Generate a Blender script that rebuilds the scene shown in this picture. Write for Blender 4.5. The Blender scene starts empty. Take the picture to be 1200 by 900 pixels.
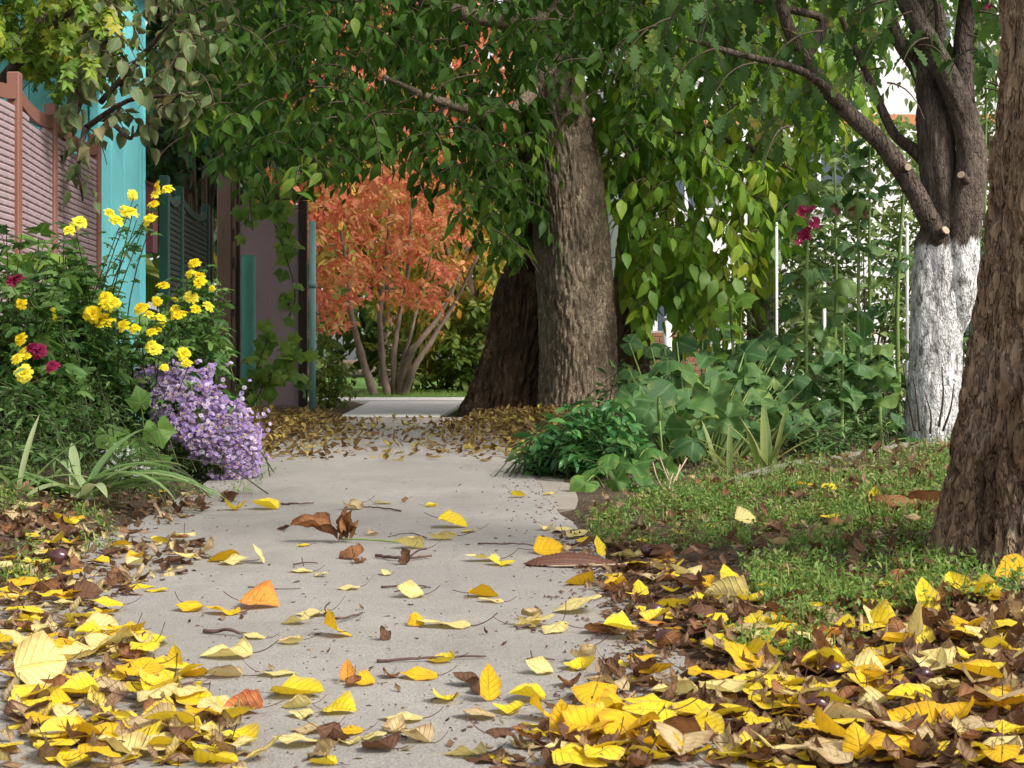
import bpy, math, random
import numpy as np
from mathutils import Vector, Matrix, noise

random.seed(11)
rng = np.random.default_rng(11)
SC = bpy.context.scene
COL = SC.collection
R_ = math.radians

# ------------------------------------------------------------------ camera, sky, sun, exposure
F, HZ, CH = 1800.0, 420.0, 0.5          # focal length in photo pixels, horizon row, eye height
cam_d = bpy.data.cameras.new('camera')
cam_d.sensor_fit = 'HORIZONTAL'; cam_d.sensor_width = 36.0; cam_d.lens = 54.0
cam_d.shift_y = -0.025
cam_d.clip_start = 0.05; cam_d.clip_end = 1000
cam_d.dof.use_dof = True; cam_d.dof.focus_distance = 4.6; cam_d.dof.aperture_fstop = 26
cam = bpy.data.objects.new('camera', cam_d); COL.objects.link(cam)
cam.location = (0, 0, CH); cam.rotation_euler = (R_(90), 0, 0)
SC.camera = cam

SUN_EL, SUN_AZ = 46.0, 126.0             # azimuth: from +Y (view direction) towards +X
W = bpy.data.worlds.new('World'); SC.world = W; W.use_nodes = True
wn, wl = W.node_tree.nodes, W.node_tree.links
wn.clear()
sky = wn.new('ShaderNodeTexSky'); sky.sky_type = 'NISHITA'; sky.sun_disc = False
sky.sun_elevation = R_(SUN_EL); sky.sun_rotation = R_(SUN_AZ)
sky.air_density = 1.0; sky.dust_density = 3.0; sky.ozone_density = 1.0
hs = wn.new('ShaderNodeHueSaturation'); hs.inputs['Saturation'].default_value = 0.22
bg = wn.new('ShaderNodeBackground'); bg.inputs['Strength'].default_value = 0.125
wo = wn.new('ShaderNodeOutputWorld')
wl.new(sky.outputs[0], hs.inputs['Color']); wl.new(hs.outputs[0], bg.inputs['Color']); wl.new(bg.outputs[0], wo.inputs['Surface'])

sd = bpy.data.lights.new('sun', 'SUN'); sd.energy = 2.0; sd.angle = R_(15); sd.color = (1.0, 0.95, 0.86)
so = bpy.data.objects.new('sun', sd); COL.objects.link(so)
so.location = (8, 6, 12)
sv = Vector((math.sin(R_(SUN_AZ)) * math.cos(R_(SUN_EL)), math.cos(R_(SUN_AZ)) * math.cos(R_(SUN_EL)), math.sin(R_(SUN_EL))))
so.rotation_euler = sv.to_track_quat('Z', 'Y').to_euler()

SC.view_settings.view_transform = 'Standard'; SC.view_settings.look = 'None'
SC.view_settings.gamma = 1.0; SC.view_settings.exposure = 1.08
SC.render.engine = 'CYCLES'
SC.cycles.max_bounces = 6; SC.cycles.transparent_max_bounces = 4

# ------------------------------------------------------------------ measuring helpers
def wp(px, py, d):
    return np.array([(px - 600) / F * d, d, CH - (py - HZ) / F * d])
def proj(P):
    P = np.asarray(P, float); y = np.maximum(P[..., 1], 0.05)
    return 600 + F * P[..., 0] / y, HZ - (P[..., 2] - CH) * F / y, P[..., 1]
def smooth(a, b, x):
    t = np.clip((np.asarray(x, float) - a) / (b - a), 0, 1); return t * t * (3 - 2 * t)
def eL(y): return -0.95 - 0.045 * np.asarray(y, float)
def eR(y): return 0.42 - 0.05 * np.asarray(y, float)
def y_edge(x): return 5.29 + (np.asarray(x, float) - 0.51)
def gz(x, y):
    x = np.asarray(x, float); y = np.asarray(y, float)
    r = x - eR(y); l = eL(y) - x
    near = 1 - smooth(13, 17, y)
    z = -0.028 + 0 * x
    z = z + 0.13 * smooth(0, 1.5, r) * (1 - smooth(0, 0.45, y - y_edge(x))) * near
    z = z + 0.026 * smooth(0.0, 0.12, r) + 0.026 * smooth(0.0, 0.1, l)
    z = z + 0.13 * smooth(0, 0.6, l) * (1 - smooth(5.2, 7.4, y))
    z = z + 0.012 * (np.sin(x * 5.1 + 1.3 * np.sin(y * 2.3)) * np.sin(y * 3.7 + 0.8)) * (smooth(0.1, 0.5, r) + smooth(0.05, 0.4, l)) * near
    return z
def on_path(x, y): return (x > eL(y) - 0.01) & (x < eR(y) + 0.01) & (y < 13.2)
def sz(x, y):                                # walking surface: slab or soil
    return np.where(on_path(x, y), 0.0, gz(x, y))
def hit(px, py):                             # point of the ground seen at a photo pixel
    d = 1.2
    while d < 60:
        p = wp(px, py, d)
        if p[2] <= float(sz(p[0], p[1])): break
        d *= 1.004
    p[2] = float(sz(p[0], p[1])); return p
def pl(x, pts):
    a = np.array(pts, float); return np.interp(x, a[:, 0], a[:, 1])
def in_poly(px, py, poly):
    c = np.zeros(np.shape(px), bool); n = len(poly); j = n - 1
    for i in range(n):
        xi, yi = poly[i]; xj, yj = poly[j]
        m = ((yi > py) != (yj > py)) & (px < (xj - xi) * (py - yi) / ((yj - yi) or 1e-9) + xi)
        c ^= m; j = i
    return c

# ------------------------------------------------------------------ object helpers
def mk(name, V, T, luv=None, smooth_=True):
    V = np.asarray(V, np.float32); me = bpy.data.meshes.new(name)
    me.vertices.add(len(V)); me.vertices.foreach_set('co', V.ravel())
    if isinstance(T, np.ndarray): Ts = [T]
    else: Ts = [np.asarray(t) for t in T if len(t)]
    li = np.concatenate([t.ravel() for t in Ts]).astype(np.int32)
    tot = np.concatenate([np.full(len(t), t.shape[1]) for t in Ts])
    st = np.concatenate([[0], np.cumsum(tot)[:-1]]).astype(np.int32)
    me.loops.add(len(li)); me.loops.foreach_set('vertex_index', li)
    me.polygons.add(len(tot)); me.polygons.foreach_set('loop_start', st)
    me.polygons.foreach_set('use_smooth', np.full(len(tot), bool(smooth_)))
    me.update(calc_edges=True)
    if luv is not None:
        a = me.attributes.new('luv', 'FLOAT_VECTOR', 'POINT'); a.data.foreach_set('vector', np.asarray(luv, np.float32).ravel())
    return me
def link(name, data, parent=None, mat=None, loc=None, mw=None):
    o = bpy.data.objects.new(name, data); COL.objects.link(o)
    if parent is not None: o.parent = parent
    if mw is not None: o.matrix_basis = mw
    elif loc is not None: o.location = loc
    if mat is not None and data is not None and not len(data.materials): data.materials.append(mat)
    return o
def tag(o, label=None, cat=None, group=None, kind=None):
    if label: o['label'] = label
    if cat: o['category'] = cat
    if group: o['group'] = group
    if kind: o['kind'] = kind
    return o
def thing(name, label, cat, loc=(0, 0, 0), group=None):
    return tag(link(name, None, loc=tuple(float(v) for v in loc)), label, cat, group)
class Geo:                                    # collects shapes into one mesh
    def __init__(s): s.V = []; s.Q = []; s.T = []; s.L = []; s.n = 0
    def add(s, V, Q=None, T=None, L=None):
        V = np.asarray(V, float)
        if Q is not None and len(Q): s.Q.append(np.asarray(Q, int) + s.n)
        if T is not None and len(T): s.T.append(np.asarray(T, int) + s.n)
        s.L.append(np.zeros((len(V), 3)) if L is None else np.asarray(L, float))
        s.V.append(V); s.n += len(V); return s
    def box(s, lo, hi, b=0.0):
        (x0, y0, z0), (x1, y1, z1) = lo, hi
        if b <= 0:
            V = [(x, y, z) for z in (z0, z1) for y in (y0, y1) for x in (x0, x1)]
            Q = [(0, 2, 3, 1), (4, 5, 7, 6), (0, 1, 5, 4), (2, 6, 7, 3), (0, 4, 6, 2), (1, 3, 7, 5)]
            return s.add(V, Q)
        def ring(i, z): return [(x0 + b + i, y0 + i, z), (x1 - b - i, y0 + i, z), (x1 - i, y0 + b + i, z), (x1 - i, y1 - b - i, z),
                                (x1 - b - i, y1 - i, z), (x0 + b + i, y1 - i, z), (x0 + i, y1 - b - i, z), (x0 + i, y0 + b + i, z)]
        V = ring(b * .7, z0) + ring(0, z0 + b) + ring(0, z1 - b) + ring(b * .7, z1)
        Q = []
        for k in range(3):
            for i in range(8):
                j = (i + 1) % 8; Q.append((k * 8 + i, k * 8 + j, k * 8 + 8 + j, k * 8 + 8 + i))
        n0 = len(V); V += [((x0 + x1) / 2, (y0 + y1) / 2, z0), ((x0 + x1) / 2, (y0 + y1) / 2, z1)]
        T = [(n0, (i + 1) % 8, i) for i in range(8)] + [(n0 + 1, 24 + i, 24 + (i + 1) % 8) for i in range(8)]
        return s.add(V, Q, T)
    def tube(s, P, r, seg=8, cap=True, L=None):
        V, Q, T = tube(P, r, seg, cap); return s.add(V, Q, T, L=None if L is None else np.tile(L, (len(V), 1)))
    def xf(s, fn):
        s.V = [fn(v) for v in s.V]; return s
    def mesh(s, name, smooth_=True, luv=False):
        Ts = []
        if s.Q: Ts.append(np.concatenate(s.Q))
        if s.T: Ts.append(np.concatenate(s.T))
        return mk(name, np.concatenate(s.V), Ts, np.concatenate(s.L) if luv else None, smooth_)
def tube(P, r, seg=8, cap=True):
    P = np.asarray(P, float); n = len(P); r = np.broadcast_to(np.asarray(r, float), (n,))
    tan = np.gradient(P, axis=0); tan /= np.linalg.norm(tan, axis=1)[:, None] + 1e-12
    ref = np.array([0, 0, 1.0]) if abs(tan[0, 2]) < 0.9 else np.array([1.0, 0, 0])
    u = np.cross(tan[0], ref); u /= np.linalg.norm(u); V = []
    th = np.arange(seg) / seg * 2 * math.pi
    for i in range(n):
        u = u - tan[i] * np.dot(u, tan[i]); u /= np.linalg.norm(u) + 1e-12; v = np.cross(tan[i], u)
        V.append(P[i] + r[i] * (np.cos(th)[:, None] * u + np.sin(th)[:, None] * v))
    V = np.concatenate(V); Q = []
    a = np.arange(seg); b = (a + 1) % seg
    for i in range(n - 1): Q.append(np.stack([i * seg + a, i * seg + b, (i + 1) * seg + b, (i + 1) * seg + a], 1))
    T = []
    if cap:
        V = np.vstack([V, P[0], P[-1]]); k = len(V)
        T = [(k - 2, (i + 1) % seg, i) for i in range(seg)] + [(k - 1, (n - 1) * seg + i, (n - 1) * seg + (i + 1) % seg) for i in range(seg)]
    return V, np.concatenate(Q), np.array(T, int).reshape(-1, 3)
def crom(P, n):                                # smooth curve through rows of P
    P = np.asarray(P, float); Pm = np.vstack([2 * P[0] - P[1], P, 2 * P[-1] - P[-2]])
    out = []; m = len(P) - 1
    for t in np.linspace(0, m, n):
        i = min(int(t), m - 1); f = t - i; a, b, c, d = Pm[i:i + 4]
        out.append(.5 * ((2 * b) + (-a + c) * f + (2 * a - 5 * b + 4 * c - d) * f * f + (-a + 3 * b - 3 * c + d) * f ** 3))
    return np.array(out)

# ------------------------------------------------------------------ materials
class NB:
    def __init__(s, name):
        s.m = bpy.data.materials.new(name); s.m.use_nodes = True
        s.t = s.m.node_tree; s.t.nodes.clear()
        s.out = s.t.nodes.new('ShaderNodeOutputMaterial')
    def n(s, typ, props=None, **ins):
        nd = s.t.nodes.new('ShaderNode' + typ)
        for k, v in (props or {}).items(): setattr(nd, k, v)
        for k, v in ins.items():
            key = int(k[1:]) if k[0] == 'i' and k[1:].isdigit() else k.replace('_', ' ')
            s.put(nd.inputs[key], v)
        return nd
    def put(s, sock, v):
        if isinstance(v, bpy.types.NodeSocket): s.t.links.new(v, sock)
        elif isinstance(v, bpy.types.Node): s.t.links.new(v.outputs[0], sock)
        elif isinstance(v, (tuple, list)) and len(v) == 3 and sock.type == 'RGBA': sock.default_value = (*v, 1)
        else: sock.default_value = v
    def math(s, op, a, b=0.0, c=None, clamp=False):
        nd = s.n('Math', {'operation': op, 'use_clamp': clamp}, i0=a, i1=b)
        if c is not None: s.put(nd.inputs[2], c)
        return nd.outputs[0]
    def mix(s, f, a, b, mode='MIX'):
        nd = s.t.nodes.new('ShaderNodeMix'); nd.data_type = 'RGBA'; nd.blend_type = mode
        s.put(nd.inputs['Factor'], f); s.put(nd.inputs['A'], a); s.put(nd.inputs['B'], b)
        return nd.outputs['Result']
    def ramp(s, f, stops, interp='LINEAR'):
        nd = s.n('ValToRGB'); cr = nd.color_ramp; cr.interpolation = interp
        while len(cr.elements) < len(stops): cr.elements.new(0.5)
        for e, (p, c) in zip(cr.elements, stops):
            e.position = p; e.color = (*c, 1) if len(c) == 3 else c
        s.put(nd.inputs[0], f); return nd.outputs[0]
    def step(s, x, a, b):
        nd = s.n('MapRange', {'interpolation_type': 'SMOOTHSTEP'}, Value=x, From_Min=a, From_Max=b); return nd.outputs[0]
    def noise(s, vec, scale, detail=4, rough=.55):
        return s.n('TexNoise', None, Vector=vec, Scale=scale, Detail=detail, Roughness=rough).outputs[0]
    def obj(s): return s.n('TexCoord').outputs['Object']
    def geo(s): return s.n('NewGeometry').outputs['Position']
    def scale(s, vec, sc):
        return s.n('Mapping', None, Vector=vec, Scale=sc).outputs[0]
    def bump(s, h, strength=.5, dist=.01):
        return s.n('Bump', None, Height=h, Strength=strength, Distance=dist).outputs[0]
    def bsdf(s, col, rough=.6, spec=.3, normal=None, metal=0.0):
        b = s.n('BsdfPrincipled'); s.put(b.inputs['Base Color'], col); s.put(b.inputs['Roughness'], rough)
        s.put(b.inputs['Specular IOR Level'], spec); s.put(b.inputs['Metallic'], metal)
        if normal is not None: s.put(b.inputs['Normal'], normal)
        return b.outputs[0]
    def done(s, sh): s.t.links.new(sh, s.out.inputs['Surface']); return s.m

def leaf_mat(name, stops, vein=(.2, .25, .05), vamt=.35, transl=.35, rough=.45, edge=None, eamt=.6, spots=None, stem=(.09, .05, .03), side=7.0, tcol=1.25, spec=.35, blotch=0.0, bump_=.35, var=.35):
    b = NB(name)
    at = b.n('Attribute', {'attribute_name': 'luv'}); sx = b.n('SeparateXYZ', None, Vector=at.outputs['Vector'])
    t, s, z = sx.outputs
    pos = b.geo()
    nz = b.noise(pos, 35, 3)
    f = b.math('ADD', z, b.math('MULTIPLY', b.math('SUBTRACT', nz, .5), var), clamp=True)
    col = b.ramp(f, stops)
    sa = b.math('ABSOLUTE', s)
    rib = b.math('SUBTRACT', 1.0, b.step(sa, .02, .11))
    fr = b.math('FRACT', b.math('MULTIPLY', b.math('SUBTRACT', t, b.math('MULTIPLY', sa, .28)), side))
    sv_ = b.math('SUBTRACT', 1.0, b.step(b.math('ABSOLUTE', b.math('SUBTRACT', fr, .5)), .03, .16))
    v = b.math('MAXIMUM', rib, b.math('MULTIPLY', sv_, .55))
    col = b.mix(b.math('MULTIPLY', v, vamt), col, vein)
    if edge is not None:
        e = b.step(b.math('ADD', sa, b.math('MULTIPLY', b.noise(pos, 60, 2), .7)), .95, 1.35)
        col = b.mix(b.math('MULTIPLY', e, eamt), col, edge)
    if spots is not None:
        sp = b.step(b.noise(pos, 110, 2), .68, .76)
        col = b.mix(b.math('MULTIPLY', sp, .75), col, spots)
    if blotch > 0:
        bl = b.step(b.noise(pos, 28, 5, .7), .55, .68)
        col = b.mix(b.math('MULTIPLY', bl, blotch), col, edge or spots)
    st = b.step(sa, 1.4, 1.6)
    col = b.mix(st, col, stem)
    hgt = b.math('ADD', b.math('MULTIPLY', v, -.6), b.math('MULTIPLY', nz, .5))
    nrm = b.bump(b.math('ADD', hgt, b.math('MULTIPLY', b.noise(pos, 90, 4), .6 * bump_)), bump_, .004)
    sh = b.bsdf(col, rough, spec, nrm)
    tc = b.mix(1.0, col, (tcol, tcol, tcol * .8), 'MULTIPLY')
    tr = b.n('BsdfTranslucent', None, Color=tc)
    mx = b.n('MixShader', None, Fac=b.math('MULTIPLY', b.math('SUBTRACT', 1.0, st), transl))
    b.t.links.new(sh, mx.inputs[1]); b.t.links.new(tr.outputs[0], mx.inputs[2])
    return b.done(mx.outputs[0])

def bark_mat(name, c0, c1, c2, sc=1.0, moss=None, white=None):
    b = NB(name); p = b.obj()
    v1 = b.noise(b.scale(p, (14 * sc, 14 * sc, 2.6 * sc)), 1.0, 8, .65)
    v2 = b.noise(p, 3.1 * sc, 5, .6)
    v3 = b.noise(b.scale(p, (60 * sc, 60 * sc, 20 * sc)), 1.0, 4, .6)
    col = b.ramp(v1, [(.3, c0), (.52, c1), (.72, c2)])
    col = b.mix(b.step(v2, .42, .68), col, b.mix(.5, col, c2))
    col = b.mix(b.math('MULTIPLY', b.step(v3, .5, .75), .5), col, c0)
    if moss is not None:
        col = b.mix(b.math('MULTIPLY', b.step(b.noise(p, 4.5, 5, .7), .52, .68), .45), col, moss)
    rg = b.math('ABSOLUTE', b.math('SUBTRACT', b.noise(b.scale(p, (34 * sc, 34 * sc, 9 * sc)), 1.0, 3, .6), .5))
    h = b.math('ADD', b.math('ADD', b.math('MULTIPLY', v1, 1.0), b.math('MULTIPLY', v3, .6)), b.math('MULTIPLY', b.step(rg, 0.0, .09), 1.1))
    if white is not None:
        zz = b.n('SeparateXYZ', None, Vector=p).outputs[2]
        wz = b.math('SUBTRACT', 1.0, b.step(b.math('ADD', zz, b.math('MULTIPLY', b.noise(b.scale(p, (18, 18, 6)), 1, 4), .22)), white + .09, white + .13))
        chip = b.step(b.math('ADD', b.math('MULTIPLY', b.noise(b.scale(p, (26, 26, 9)), 1.0, 6, .75), .75), b.math('MULTIPLY', b.noise(p, 4, 3), .3)), .55, .61)
        keep = b.math('MULTIPLY', wz, b.math('SUBTRACT', 1.0, b.math('MULTIPLY', chip, .85)))
        wc = b.ramp(b.noise(p, 9, 6, .7), [(.3, (.52, .5, .47)), (.6, (.8, .79, .77))])
        col = b.mix(keep, col, wc)
        h = b.math('ADD', b.math('MULTIPLY', h, .6), b.math('MULTIPLY', keep, .3))
    return b.done(b.bsdf(col, .88, .2, b.bump(h, 1.0, .018)))

def paint_mat(name, c, c2=None, rough=.5, dirt=(.12, .09, .07), damt=.35, sc=6.0, bumpz=.15, metal=0.0):
    b = NB(name); p = b.geo()
    n1 = b.noise(p, sc, 6, .6); n2 = b.noise(b.scale(p, (30, 30, 5)), 1, 4)
    col = b.mix(n1, c, c2 or tuple(v * .8 for v in c))
    col = b.mix(b.math('MULTIPLY', b.step(n2, .55, .75), damt), col, dirt)
    return b.done(b.bsdf(col, b.math('ADD', rough - .1, b.math('MULTIPLY', n1, .2)), .35, b.bump(n2, bumpz, .004), metal))

def simple_mat(name, stops, sc=20, rough=.7, bump_=.3, spec=.25):
    b = NB(name); p = b.geo(); n1 = b.noise(p, sc, 5, .6)
    return b.done(b.bsdf(b.ramp(n1, stops), rough, spec, b.bump(n1, bump_, .005)))

def concrete_mat(name, ca, cb, dirt, speck=.5, scale=1.0):
    b = NB(name); p = b.geo()
    big = b.noise(p, 1.6 * scale, 6, .6); mid = b.noise(p, 14, 6, .7); fine = b.noise(p, 260, 3, .7); grit = b.noise(p, 95, 2, .6)
    col = b.mix(b.step(big, .3, .7), ca, cb)
    col = b.mix(b.math('MULTIPLY', b.step(mid, .35, .75), .4), col, tuple(v * .78 for v in ca))
    col = b.mix(b.math('MULTIPLY', b.step(fine, .42, .7), .7), col, tuple(v * .5 for v in ca))
    col = b.mix(b.math('MULTIPLY', b.step(grit, .62, .7), speck), col, dirt); col = b.mix(b.math('MULTIPLY', b.step(b.noise(p, 150, 2, .6), .6, .7), .45), col, tuple(v * 1.35 for v in cb))
    col = b.mix(b.math('MULTIPLY', b.step(b.noise(b.scale(p, (1.2, .5, 1)), 1.3, 7, .7), .5, .7), .45), col, dirt)
    vo = b.n('TexVoronoi', {'feature': 'DISTANCE_TO_EDGE'}, Vector=b.n('VectorMath', {'operation': 'ADD'}, i0=p, i1=b.n('VectorMath', {'operation': 'SCALE'}, i0=b.n('TexNoise', None, Vector=p, Scale=3.0, Detail=5.0).outputs[1], Scale=.25).outputs[0]).outputs[0], Scale=.55)
    crack = b.math('SUBTRACT', 1.0, b.step(vo.outputs['Distance'], .002, .007))
    col = b.mix(b.math('MULTIPLY', crack, .05), col, tuple(v * .35 for v in dirt))
    h = b.math('ADD', b.math('MULTIPLY', fine, .5), b.math('ADD', b.math('MULTIPLY', grit, .6), b.math('MULTIPLY', crack, -.12)))
    return b.done(b.bsdf(col, .9, .2, b.bump(h, .8, .006)))

M = {}
def soil_mat():
    b = NB('soil'); p = b.geo()
    n1 = b.noise(p, 6, 8, .7); n2 = b.noise(p, 70, 5, .75); n3 = b.noise(p, 190, 3, .7)
    vo = b.n('TexVoronoi', None, Vector=p, Scale=85.0)
    col = b.ramp(b.math('ADD', b.math('MULTIPLY', n1, .45), b.math('MULTIPLY', n2, .55)), [(.32, (.04, .028, .018)), (.46, (.1, .07, .046)), (.58, (.17, .125, .085)), (.72, (.27, .21, .15))])
    col = b.mix(b.step(vo.outputs['Color'], .7, .95), col, (.24, .19, .14))
    h = b.math('ADD', b.math('ADD', n2, b.math('MULTIPLY', n3, .5)), b.math('MULTIPLY', vo.outputs['Distance'], -.8))
    return b.done(b.bsdf(col, .95, .1, b.bump(h, 1.0, .02)))
M['soil'] = soil_mat()
M['concrete'] = concrete_mat('path_concrete', (.265, .245, .22), (.345, .32, .285), (.13, .105, .085))
M['painted_sun_concrete'] = concrete_mat('painted_sun_concrete', (.68, .66, .62), (.74, .72, .68), (.5, .46, .4), .3)  # much lighter than the path: sunlight beyond the trees put into its colour
M['sandy'] = concrete_mat('sandy_concrete', (.27, .235, .195), (.32, .285, .24), (.15, .115, .08))
M['edging'] = concrete_mat('mossy_concrete', (.17, .155, .12), (.27, .25, .21), (.07, .075, .03), .8, 4)
M['asphalt'] = simple_mat('worn_asphalt', [(.3, (.2, .19, .18)), (.7, (.3, .29, .28))], 30, .9, .4)
M['lawn'] = simple_mat('lawn_green', [(.3, (.05, .1, .02)), (.6, (.1, .2, .04))], 14, .9, .6)

# ------------------------------------------------------------------ leaf templates: (V, T, luv) with luv = (along, across, random)
OV = [(0, .08), (.06, .34), (.15, .72), (.28, .98), (.4, 1), (.55, .86), (.7, .6), (.82, .34), (.92, .14), (1, .02)]
LANCE = [(0, .05), (.2, .6), (.42, 1), (.65, .8), (.85, .38), (1, .02)]
STRAP = [(0, .8), (.3, 1), (.6, .9), (.85, .55), (1, .03)]
HEART = [(0, .32), (.05, .66), (.15, .95), (.34, 1), (.56, .9), (.76, .64), (.9, .33), (1, .03)]
def leaf_tpl(prof, Wd, m=4, c=1, curl=0.0, cup=0.0, fold=0.0, wave=0.0, side=0.0, sym=False, petiole=0.0, pw=.012, pcurve=.5, seed=0, twist=0.0, ragged=0.0):
    rs = np.random.RandomState(seed); a, bq, cq = rs.rand(3) * 6.28
    V = []; L = []; cx = cy = cz = 0.0; n = 2 * c + 1; ts = np.linspace(0, 1, m + 1)
    ph0 = -curl / 2 if sym else 0.0
    y = z = x = 0.0; prev = 0.0
    for i, t in enumerate(ts):
        if i:
            dt = ts[i] - ts[i - 1]; tm = (ts[i] + ts[i - 1]) / 2; ph = ph0 + curl * tm
            y += dt * math.cos(ph); z += dt * math.sin(ph); x += dt * side * tm
        ph = ph0 + curl * t; w = pl(t, prof) * Wd / 2; tw = twist * (t - .3); jl, jr = 1 + ragged * rs.randn(), 1 + ragged * rs.randn()
        for j in range(-c, c + 1):
            s = j / c; xx = s * w * (jl if s < 0 else jr)
            h = fold * abs(xx) + cup * s * s * w * 2 + wave * math.sin(t * 9 + a + 2 * s) * abs(s) * w + wave * .5 * math.sin(t * 5 + bq) * s * w
            sx_, cx_ = math.sin(tw), math.cos(tw); xx, h = xx * cx_ - h * sx_, xx * sx_ + h * cx_
            V.append((x + xx, y - h * math.sin(ph), z + h * math.cos(ph))); L.append((t, s, 0))
    T = []
    for i in range(m):
        for j in range(n - 1):
            p, q, r, s2 = i * n + j, i * n + j + 1, (i + 1) * n + j + 1, (i + 1) * n + j
            if i == m - 1 and False: pass
            T += [(p, q, r), (p, r, s2)]
    if petiole > 0:
        base = len(V); k = 4
        for i in range(k + 1):
            f = i / k; py_ = -petiole * f; pz = pcurve * petiole * f * f; px_ = .15 * petiole * math.sin(cq) * f * f
            for q in range(3):
                an = q * 2.094; V.append((px_ + pw * (1.15 - .3 * (1 - f)) * math.cos(an), py_, pz + pw * math.sin(an))); L.append((0, 2, 0))
        for i in range(k):
            for q in range(3):
                q2 = (q + 1) % 3; A = base + i * 3
                T += [(A + q, A + q2, A + 3 + q2), (A + q, A + 3 + q2, A + 3 + q)]
    return np.array(V), np.array(T), np.array(L)
def lobed_tpl(lobes, depth=.45, notch=.6, droop=.35, wave=.06, per=2, sharp=True, spread=2.5, seed=0, asp=1.0):
    """palmate leaf: lobes = relative lengths along evenly spread directions; base at the origin, tip along +y."""
    rs = np.random.RandomState(seed); n = len(lobes); an = np.linspace(-spread, spread, n); O = []; S = []
    for i in range(n):
        if i == 0: O.append((an[0] - (math.pi - spread) * .7, .28)); S.append(1)
        O.append((an[i] - (an[1] - an[0]) * .22, lobes[i] * .8)); S.append(.5)
        O.append((an[i], lobes[i] * (1 + .06 * rs.randn()))); S.append(0)
        O.append((an[i] + (an[1] - an[0]) * .22, lobes[i] * .8)); S.append(.5)
        if i < n - 1:
            O.append(((an[i] + an[i + 1]) / 2, (lobes[i] + lobes[i + 1]) / 2 * (1 - depth))); S.append(1)
        else: O.append((an[-1] + (math.pi - spread) * .7, .28)); S.append(1)
    if not sharp:
        O = [(a, r * (.93 if s == 0 else 1.06 if s == .5 else 1)) for (a, r), s in zip(O, S)]
        oc = crom(np.column_stack([np.array([a for a, _ in O]), np.array([r for _, r in O]), np.array(S, float)]), len(O) * 2 - 1)
        O = [(a, r * (1 + .03 * rs.randn())) for a, r, _ in oc]; S = [float(np.clip(x, 0, 1)) for _, _, x in oc]
    V = [(0, 0, 0)]; L = [(0, 0, 0)]; ph = rs.rand() * 6
    for ring in (.35, .7, 1.0):
        for (a, r), s in zip(O, S):
            rr = r * ring; z = -droop * rr * rr + wave * math.sin(3 * a + ph) * rr + (.08 if sharp else .03) * (s - .5) * ring + .05 * math.sin(5 * a + 7 * ring + ph) * ring * (0 if sharp else 1)
            V.append((rr * math.sin(a) * asp, rr * math.cos(a), z)); L.append((rr, s * ring + (.0 if s else 0), 0))
    k = len(O); T = []
    for i in range(k - 1):
        T.append((0, 1 + i + 1, 1 + i))
        for q in (0, k): T += [(1 + q + i, 1 + q + i + 1, 1 + q + k + i + 1), (1 + q + i, 1 + q + k + i + 1, 1 + q + k + i)]
    return np.array(V, float), np.array(T), np.array(L, float)
def pinn_tpl(L_=7, seed=0, droop=.3):        # oak-like leaf: deeply wavy margin along a midrib
    rs = np.random.RandomState(seed); m = 10; V = []; L = []; n = 3
    for i in range(m + 1):
        t = i / m; w = pl(t, [(0, .05), (.3, .8), (.6, 1), (.85, .7), (1, .1)]) * .3 * (1.0 if i % 2 else .5)
        z = -droop * t * t
        for s in (-1, 0, 1): V.append((s * w, t, z + .12 * abs(s) * w * (1 + rs.rand()))); L.append((t, s, 0))
    T = []
    for i in range(m):
        for j in range(2):
            p = i * 3 + j; T += [(p, p + 1, p + 4), (p, p + 4, p + 3)]
    return np.array(V, float), np.array(T), np.array(L, float)

# ------------------------------------------------------------------ leaf clouds
def frames(Y, N, s):
    Y = Y / (np.linalg.norm(Y, axis=1)[:, None] + 1e-9)
    X = np.cross(Y, N); X /= np.linalg.norm(X, axis=1)[:, None] + 1e-9
    Z = np.cross(X, Y); Rm = np.stack([X, Y, Z], 2)
    return Rm * np.asarray(s).reshape(-1, 1, 1)
def merged(pos, R, tidx, rnd, tpls, base=(0, 0, 0)):
    Vs, Ts, Ls, n = [], [], [], 0
    for k, (V, T, L) in enumerate(tpls):
        m = np.where(tidx == k)[0]
        if not len(m): continue
        P = np.einsum('nij,kj->nki', R[m], V) + pos[m][:, None, :] - np.asarray(base)
        LL = np.tile(L, (len(m), 1, 1)); LL[:, :, 2] = rnd[m][:, None]
        TT = T[None] + (np.arange(len(m)) * len(V))[:, None, None] + n
        n += len(m) * len(V); Vs.append(P.reshape(-1, 3)); Ts.append(TT.reshape(-1, 3)); Ls.append(LL.reshape(-1, 3))
    return np.concatenate(Vs), np.concatenate(Ts), np.concatenate(Ls)
def visible_rank(pos, R, cell=9):
    px, py, d = proj(pos); size = np.linalg.norm(R[:, :, 1], axis=1)
    vd = pos - np.array([0, 0, CH]); vd /= np.linalg.norm(vd, axis=1)[:, None]
    face = np.abs(np.einsum('ni,ni->n', R[:, :, 2], vd)) / (np.linalg.norm(R[:, :, 2], axis=1) + 1e-9)
    ok = (px > 2) & (px < 1198) & (py > 2) & (py < 898) & (d > .5)
    key = (px // cell).astype(int) * 10000 + (py // cell).astype(int)
    order = np.lexsort((d, key)); first = np.ones(len(order), bool); first[1:] = key[order][1:] != key[order][:-1]
    front = np.zeros(len(order), bool); front[order[first]] = True
    return np.where(ok & front, size / np.maximum(d, .3) * (.35 + .65 * face), -1)
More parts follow.
